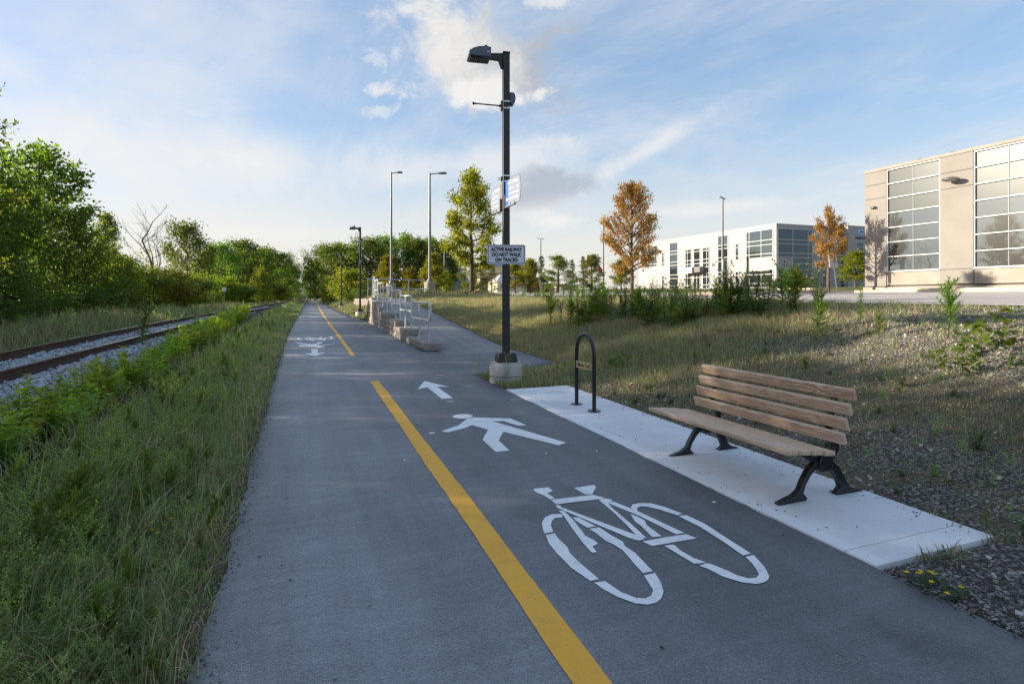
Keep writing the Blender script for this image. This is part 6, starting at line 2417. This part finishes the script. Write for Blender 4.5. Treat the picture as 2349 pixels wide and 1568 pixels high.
        for q in range(9):
            az = q * 2.4
            tip = np.array([math.cos(az) * rng.uniform(.1, .35), math.sin(az) * rng.uniform(.1, .35), rng.uniform(.6, 1.0)])
            stem([(0, 0, 0), tip * .55 + np.array([0, 0, .05]), tip], .003, (.07, .10, .03))
            for i in range(6):
                leaves([tip * (.2 + .1 * i)], [(math.cos(i * 2.4), math.sin(i * 2.4), .4)], [(0, 0, 1)], [.09], .2, (.05, .09, .02), (.08, .12, .03))
            leaves([tip] * 8, [(math.cos(k_ * .785), math.sin(k_ * .785), .15) for k_ in range(8)], [(0, 0, 1)] * 8, [.06] * 8, .5, (.74, .74, .72), (.82, .82, .80))
            leaves([tip + np.array([0, 0, .004])] * 5, [(math.cos(k_ * 1.25), math.sin(k_ * 1.25), .4) for k_ in range(5)], [(0, 0, 1)] * 5, [.02] * 5, .9, (.6, .40, .03), (.7, .45, .04))
    elif kind == 'trefoil':
        for q in range(40):
            az, rr_ = rng.uniform(0, 6.28), math.sqrt(rng.random()) * .5
            b = np.array([math.cos(az) * rr_, math.sin(az) * rr_, 0])
            tip = b + np.array([rng.normal(0, .06), rng.normal(0, .06), rng.uniform(.15, .5)])
            stem([b, tip], .004, (.06, .10, .03))
            leaves([b + (tip - b) * t for t in (.4, .6, .8, 1)] * 3, [(math.cos(k_), math.sin(k_), .4) for k_ in range(12)], [(0, 0, 1)] * 12, [.07] * 12, .5, (.035, .08, .018), (.07, .12, .03))
            if q % 5 == 0:
                leaves([tip + np.array([0, 0, .05])] * 7, [(math.cos(k_ * .9), math.sin(k_ * .9), .9) for k_ in range(7)], [(0, 0, 1)] * 7, [.085] * 7, .8, (.78, .56, .01), (.85, .62, .02))
    me = array_mesh(kind, np.concatenate(V), np.concatenate(F), M_FLOWER if kind in ('daisy', 'trefoil') else M_LEAF, np.concatenate(Cc))
    return me


WEED = {}
for kd, cnt in (('goldenrod', 2), ('goldenrod_bushy', 2), ('thistle', 3), ('broadleaf', 2), ('clover', 4), ('currant', 3), ('vine', 1), ('daisy', 1), ('trefoil', 1)):
    WEED[kd] = [weed_mesh(kd, 11 + 3 * i) for i in range(cnt)]
wr = random.Random(44)


def weed(kind, x, y, h, label, group=None, name=None, spread=1.0, cat='plant', z=None):
    me = WEED[kind][wr.randrange(len(WEED[kind]))]
    o = link(name or {'goldenrod': 'goldenrod', 'goldenrod_bushy': 'goldenrod', 'thistle': 'thistle', 'broadleaf': 'broadleaf_weed', 'clover': 'sweet_clover', 'currant': 'hedge_shrub', 'vine': 'vine', 'daisy': 'daisy_clump', 'trefoil': 'trefoil_clump'}[kind], me)
    o.location = (x, y, (float(ground(x, y)) if z is None else z) - .01)
    o.rotation_euler = (wr.uniform(-.08, .08), wr.uniform(-.08, .08), wr.uniform(0, 6.28))
    o.scale = (h * spread, h * spread, h)
    o['label'] = label
    o['category'] = cat
    if group:
        o['group'] = group
    return o


weed('goldenrod_bushy', 8.39, 5.08, .84, 'upright bushy weed alone on the bare slope, at the right below the beige office', spread=.95)
weed('thistle', 8.29, 7.07, 1.12, 'tall branching thistle with purple heads on the crest below the orange maple', spread=.9)
weed('goldenrod_bushy', 8.34, 7.12, .70, 'dense leafy weed at the foot of the tall thistle', spread=.95)
weed('goldenrod', 8.78, 6.68, .72, 'slender single-stemmed weed right of the tall thistle', spread=.85)
weed('goldenrod_bushy', 8.12, 5.88, .42, 'small weed right of the slender one on the bare slope', spread=1.0)
weed('thistle', 9.3, 8.0, .55, 'small thin thistle left of the tall one on the crest', spread=.9)
weed('vine', 7.89, 4.1, .80, 'broad-leaved green vine mound at the right edge of the slope', spread=1.15)
weed('vine', 7.3, 4.35, .45, 'small green vine sprig left of the vine mound')
weed('vine', 5.35, 8.45, .42, 'bright green broad-leaved tuft behind the bicycle hoop', spread=1.2)
weed('vine', 7.55, 9.9, .38, 'yellow-green sprout in the dry grass below the weed thicket')
weed('daisy', 5.96, 9.5, .32, 'white daisy clump in the dry grass behind the bicycle hoop', spread=1.4)
weed('daisy', 6.9, 6.6, .16, 'small white daisies low on the bare slope', spread=1.6)
weed('trefoil', 2.99, 1.86, .16, 'yellow flowering trefoil at the path edge in the lower right corner', spread=1.5)
weed('trefoil', 4.55, 2.75, .08, 'single yellow flower tuft on the slope behind the bench end')
weed('clover', 3.12, 8.32, .62, 'thin green weed climbing in front of the near lamp post', spread=.55)
weed('clover', 2.92, 9.35, .40, 'thin weed at the path corner left of the lamp base', spread=.7)
weed('clover', 3.35, 8.36, .30, 'short weed against the right side of the lamp base', spread=.8)
weed('goldenrod', 4.02, 2.22, .16, 'blade-leaved tuft at the near corner of the concrete pad')
weed('thistle', -3.65, 16.6, .95, 'grey-headed thistle in flower beside the track', spread=1.3)
weed('thistle', -3.35, 15.2, .62, 'purple-headed thistle before the grey-headed one', spread=1.3)
weed('clover', -3.2, 18.5, .8, 'yellow-lit tall stem at the far end of the hedge', spread=.6)
# the thicket on the crest: weeds of four kinds growing into each other
THICKET = {'thistle': 'branching thistle with small dry and purple heads in the thicket on the crest', 'goldenrod_bushy': 'bushy narrow-leaved weed in the thicket on the crest',
           'broadleaf': 'broad-leaved dark weed in the thicket on the crest', 'goldenrod': 'single-stemmed spiky weed in the thicket on the crest'}
kinds = ['thistle', 'goldenrod_bushy', 'broadleaf', 'thistle', 'broadleaf', 'goldenrod', 'thistle']
for i in range(92):
    t = wr.random()
    y = 8.8 + 6.8 * t + wr.uniform(-.6, .6)
    xx = float(np.interp(y, [8.5, 10, 12, 14, 16], [9.1, 8.7, 8.35, 7.9, 7.6])) + wr.gauss(.35, .55)
    weed(kinds[i % 7], xx, y, wr.uniform(.55, 1.02) * (1.15 if i % 9 == 0 else 1), THICKET[kinds[i % 7]], 'weed thicket on the embankment crest', spread=wr.uniform(.9, 1.5))
weed('goldenrod', 8.95, 10.0, 1.28, 'tallest spire-like weed standing up out of the thicket', spread=.62)
for i in range(46):
    y = 15.5 + 9 * wr.random()
    weed(kinds[(i * 3) % 7], float(xc(y)) - .2 + wr.gauss(0, .7), y, wr.uniform(.35, .8), THICKET[kinds[(i * 3) % 7]].replace('thicket on the crest', 'loose weeds above the ramp'), 'weeds above the ramp', spread=.9)
for i in range(80):
    y = 1.0 + 8.0 * wr.random()
    t = wr.uniform(.08, .85)
    weed(['clover', 'broadleaf', 'clover', 'goldenrod_bushy'][i % 4], float(xs(y) + t * (xc(y) - xs(y))), y, wr.uniform(.10, .26), 'small green weed scattered on the bare slope behind the bench', 'small weeds on the bare slope', spread=1.1)
# hedge of yellow-green shrubs along the ballast
for i in range(52):
    y = 4.6 + 26 * (i / 52) ** 1.35 + wr.uniform(-.25, .25)
    xx = -2.18 - .34 * wr.random()
    weed('currant', xx, y, wr.uniform(.50, .74) + (.08 if y > 14 else 0), 'yellow-green leafy shrub of the low hedge beside the track', 'low hedge between track and verge', spread=wr.uniform(.85, 1.1), cat='shrub')
for i in range(26):
    y = 6 + 26 * (i / 26) ** 1.3
    weed('currant', -2.50 - .25 * wr.random(), y + .4, wr.uniform(.40, .60), 'yellow-green leafy shrub of the low hedge beside the track', 'low hedge between track and verge', spread=1.1, cat='shrub')
# sweet clover all over the verge, one mass


def scatter(name, meshes, pts, label):
    """many small copies of weed meshes merged into one mass of undergrowth"""
    V, F, Cc, off = [], [], [], 0
    rg = np.random.default_rng(9)
    data = []
    for me in meshes:
        v = np.empty(len(me.vertices) * 3, np.float32)
        me.vertices.foreach_get('co', v)
        f = np.empty(len(me.loops), np.int32)
        me.loops.foreach_get('vertex_index', f)
        c = np.empty(len(me.vertices) * 4, np.float32)
        me.attributes['Col'].data.foreach_get('color', c)
        data.append((v.reshape(-1, 3), f.reshape(-1, 4), c.reshape(-1, 4)[:, :3]))
    for (x, y, z, h, s) in pts:
        v, f, c = data[rg.integers(len(data))]
        a = rg.uniform(0, 6.28)
        tl, ta = abs(rg.normal(0, .28)), rg.uniform(0, 6.28)
        R_ = np.array([[math.cos(a), -math.sin(a), 0], [math.sin(a), math.cos(a), 0], [0, 0, 1]])
        vv = (v * np.array([s * h, s * h, h])) @ R_.T
        vv[:, 0] += vv[:, 2] * math.tan(tl) * math.cos(ta)
        vv[:, 1] += vv[:, 2] * math.tan(tl) * math.sin(ta)
        V.append(vv + np.array([x, y, z]))
        F.append(f + off)
        Cc.append(c * rg.uniform(.8, 1.2))
        off += len(v)
    return stuff(link(name, array_mesh(name, np.concatenate(V), np.concatenate(F), meshes[0].materials[0], np.concatenate(Cc))), label)


n = 2600
x, y = field(n, 1.5, 45, lambda y: -1.75 + 0 * y, lambda y: LEFTX(y) - .06, 1.25, rng)
e = LEFTX(y) - x
keep = rng.random(n) < np.clip(.25 + e * .9, 0, 1)
x, y, e = x[keep], y[keep], e[keep]
scatter('verge_undergrowth', WEED['clover'] + WEED['clover'] + [WEED['goldenrod_bushy'][0], WEED['broadleaf'][0]], [(a, b, float(ground(a, b)), hh, .75) for a, b, hh in zip(x, y, (.13 + .26 * np.clip(e / 1.0, 0, 1)) * rng.uniform(.45, 1.4, len(x)))], 'airy green sweet clover all over the verge')
n = 900
x, y = field(n, .9, 10, lambda y: xs(y) + .08, lambda y: xc(y) - .5, .7, rng)
keep = rng.random(n) < np.clip(1.7 * clump(x, y, .9, 3.3) - .35, .03, 1)
x, y = x[keep], y[keep]
scatter('slope_weeds', WEED['clover'] + WEED['broadleaf'], [(a, b, float(ground(a, b)), hh, 1.3) for a, b, hh in zip(x, y, rng.uniform(.05, .17, len(x)))], 'patches of low green weeds on the bare slope')
n = 150
x, y = field(n, 1.6, 22, lambda y: -2.6 + 0 * y, lambda y: LEFTX(y) - .1, 1.1, rng)
scatter('verge_flowers', [WEED['trefoil'][0], WEED['daisy'][0]], [(a, b, float(ground(a, b)), hh, 1.0) for a, b, hh in zip(x[:34], y[:34], rng.uniform(.12, .26, 34))], 'scattered small yellow and white flowers in the verge')
n = 120
x, y = field(n, 6, 60, lambda y: -9.8 + 0 * y, lambda y: tx(y) - 1.7, .8, rng)
scatter('meadow_weeds', WEED['clover'] + WEED['goldenrod'], [(a, b, float(ground(a, b)), hh, .7) for a, b, hh in zip(x, y, rng.uniform(.5, 1.0, n))], 'tall weeds in the meadow beyond the track')


# --- ballast: stones lying loose on the track bed, and gravel on the slope
def stones(name, x, y, z, s, cols, label, mat):
    rg = np.random.default_rng(6)
    n = len(x)
    ico = np.array([(1, 0, -.3), (-.5, .87, -.3), (-.5, -.87, -.3), (.45, .75, .45), (-.9, 0, .45), (.45, -.75, .45), (0, 0, .8)])
    tri = np.array([(0, 1, 3), (1, 2, 4), (2, 0, 5), (0, 3, 5), (1, 4, 3), (2, 5, 4), (3, 4, 6), (4, 5, 6), (5, 3, 6)])
    sc = s[:, None] * rg.uniform(.6, 1.2, (n, 3)) * np.array([1, 1, .75])
    a = rg.uniform(0, 6.28, n)
    v = ico[None] * sc[:, None, :] * rg.uniform(.8, 1.2, (n, 7, 1))
    tilt = rg.normal(0, .35, (n, 2))
    v[:, :, 2] += v[:, :, 0] * tilt[:, :1] + v[:, :, 1] * tilt[:, 1:]
    xx = v[:, :, 0] * np.cos(a)[:, None] - v[:, :, 1] * np.sin(a)[:, None]
    yy = v[:, :, 0] * np.sin(a)[:, None] + v[:, :, 1] * np.cos(a)[:, None]
    v = np.stack([xx + x[:, None], yy + y[:, None], v[:, :, 2] + z[:, None]], 2).reshape(-1, 3)
    f = (np.arange(n)[:, None, None] * 7 + tri[None]).reshape(-1, 3)
    return stuff(link(name, array_mesh(name, v, f, mat, np.repeat(cols, 7, axis=0))), label)


def stone_mat():
    m = bpy.data.materials.new('loose_stone')
    m.use_nodes = True
    N = NT(m.node_tree)
    at = N.new('ShaderNodeAttribute')
    at.attribute_name = 'Col'
    N.l.new(at.outputs['Color'], N.n['Principled BSDF'].inputs['Base Color'])
    N.n['Principled BSDF'].inputs['Roughness'].default_value = .85
    N.n['Principled BSDF'].inputs['Specular IOR Level'].default_value = .25
    return m


M_LOOSE = stone_mat()
n = 44000
x, y = field(n, 4, 60, lambda y: tx(y) - 1.9, lambda y: tx(y) + 2.05, 1.0, rng)
off_ = np.abs(x - tx(y))
keep = (np.abs(off_ - .615) > .06) & (x < -2.50)
x, y = x[keep], y[keep]
zb_ = ground(x, y)
g_ = rng.uniform(.26, .60, (len(x), 1)) * np.array([1.0, .99, .98]) * np.array([.92, .95, 1.02])
stones('ballast', x, y, zb_ + .012, rng.uniform(.024, .050, len(x)) * (1 + y * .008), g_, 'grey crushed stone ballast of the railway track', M_LOOSE)
n = 11000
x, y = field(n, .6, 12, lambda y: np.where(y < 2.1, 2.95, np.where(y > 7.9, 3.2, 3.97)), lambda y: xc(y) + .05, .9, rng)
t = (x - 4.0) / (xc(y) - 4.0)
keep = rng.random(n) < np.clip(.25 + .9 * sst(.3, .7, t) + .6 * (t < .16) + .4 * (clump(x, y, .8, 1) - .5), .05, 1)
x, y = x[keep], y[keep]
g_ = rng.uniform(.18, .56, (len(x), 1)) * np.array([1.0, .95, .88])
stones('slope_gravel', x, y, ground(x, y) + .003, rng.gamma(2.2, .0038, len(x)).clip(.003, .026) * (1 + y * .05), g_, 'loose gravel on the bare embankment slope', M_LOOSE)
# crumbs of gravel strewn along the pad and the path's edges
n = 1500
yy = rng.uniform(1.5, 14, n)
xx = LEFTX(yy) + rng.normal(0, .035, n)
m2 = 260
yy2 = rng.uniform(2.2, 7.8, m2)
xx2 = np.where(rng.random(m2) < .6, 3.95 - np.abs(rng.normal(0, .16, m2)), 2.93 + np.abs(rng.normal(0, .2, m2)))
m3 = 2600
yy3 = rng.uniform(.9, 2.1, m3)
xx3 = 2.90 + np.abs(rng.normal(0, .45, m3))
x, y = np.concatenate([xx, xx2, xx3]), np.concatenate([yy, yy2, yy3])
stones('gravel_crumbs', x, y, np.where((x > 2.93) & (y < 2.13), ground(x, y) + .004, zp(x, y) + np.where(x > 2.92, .014, .003)), rng.uniform(.003, .009, len(x)), rng.uniform(.06, .32, (len(x), 1)) * np.array([1, .95, .88]), 'crumbs of gravel along the edges of path and pad', M_LOOSE)
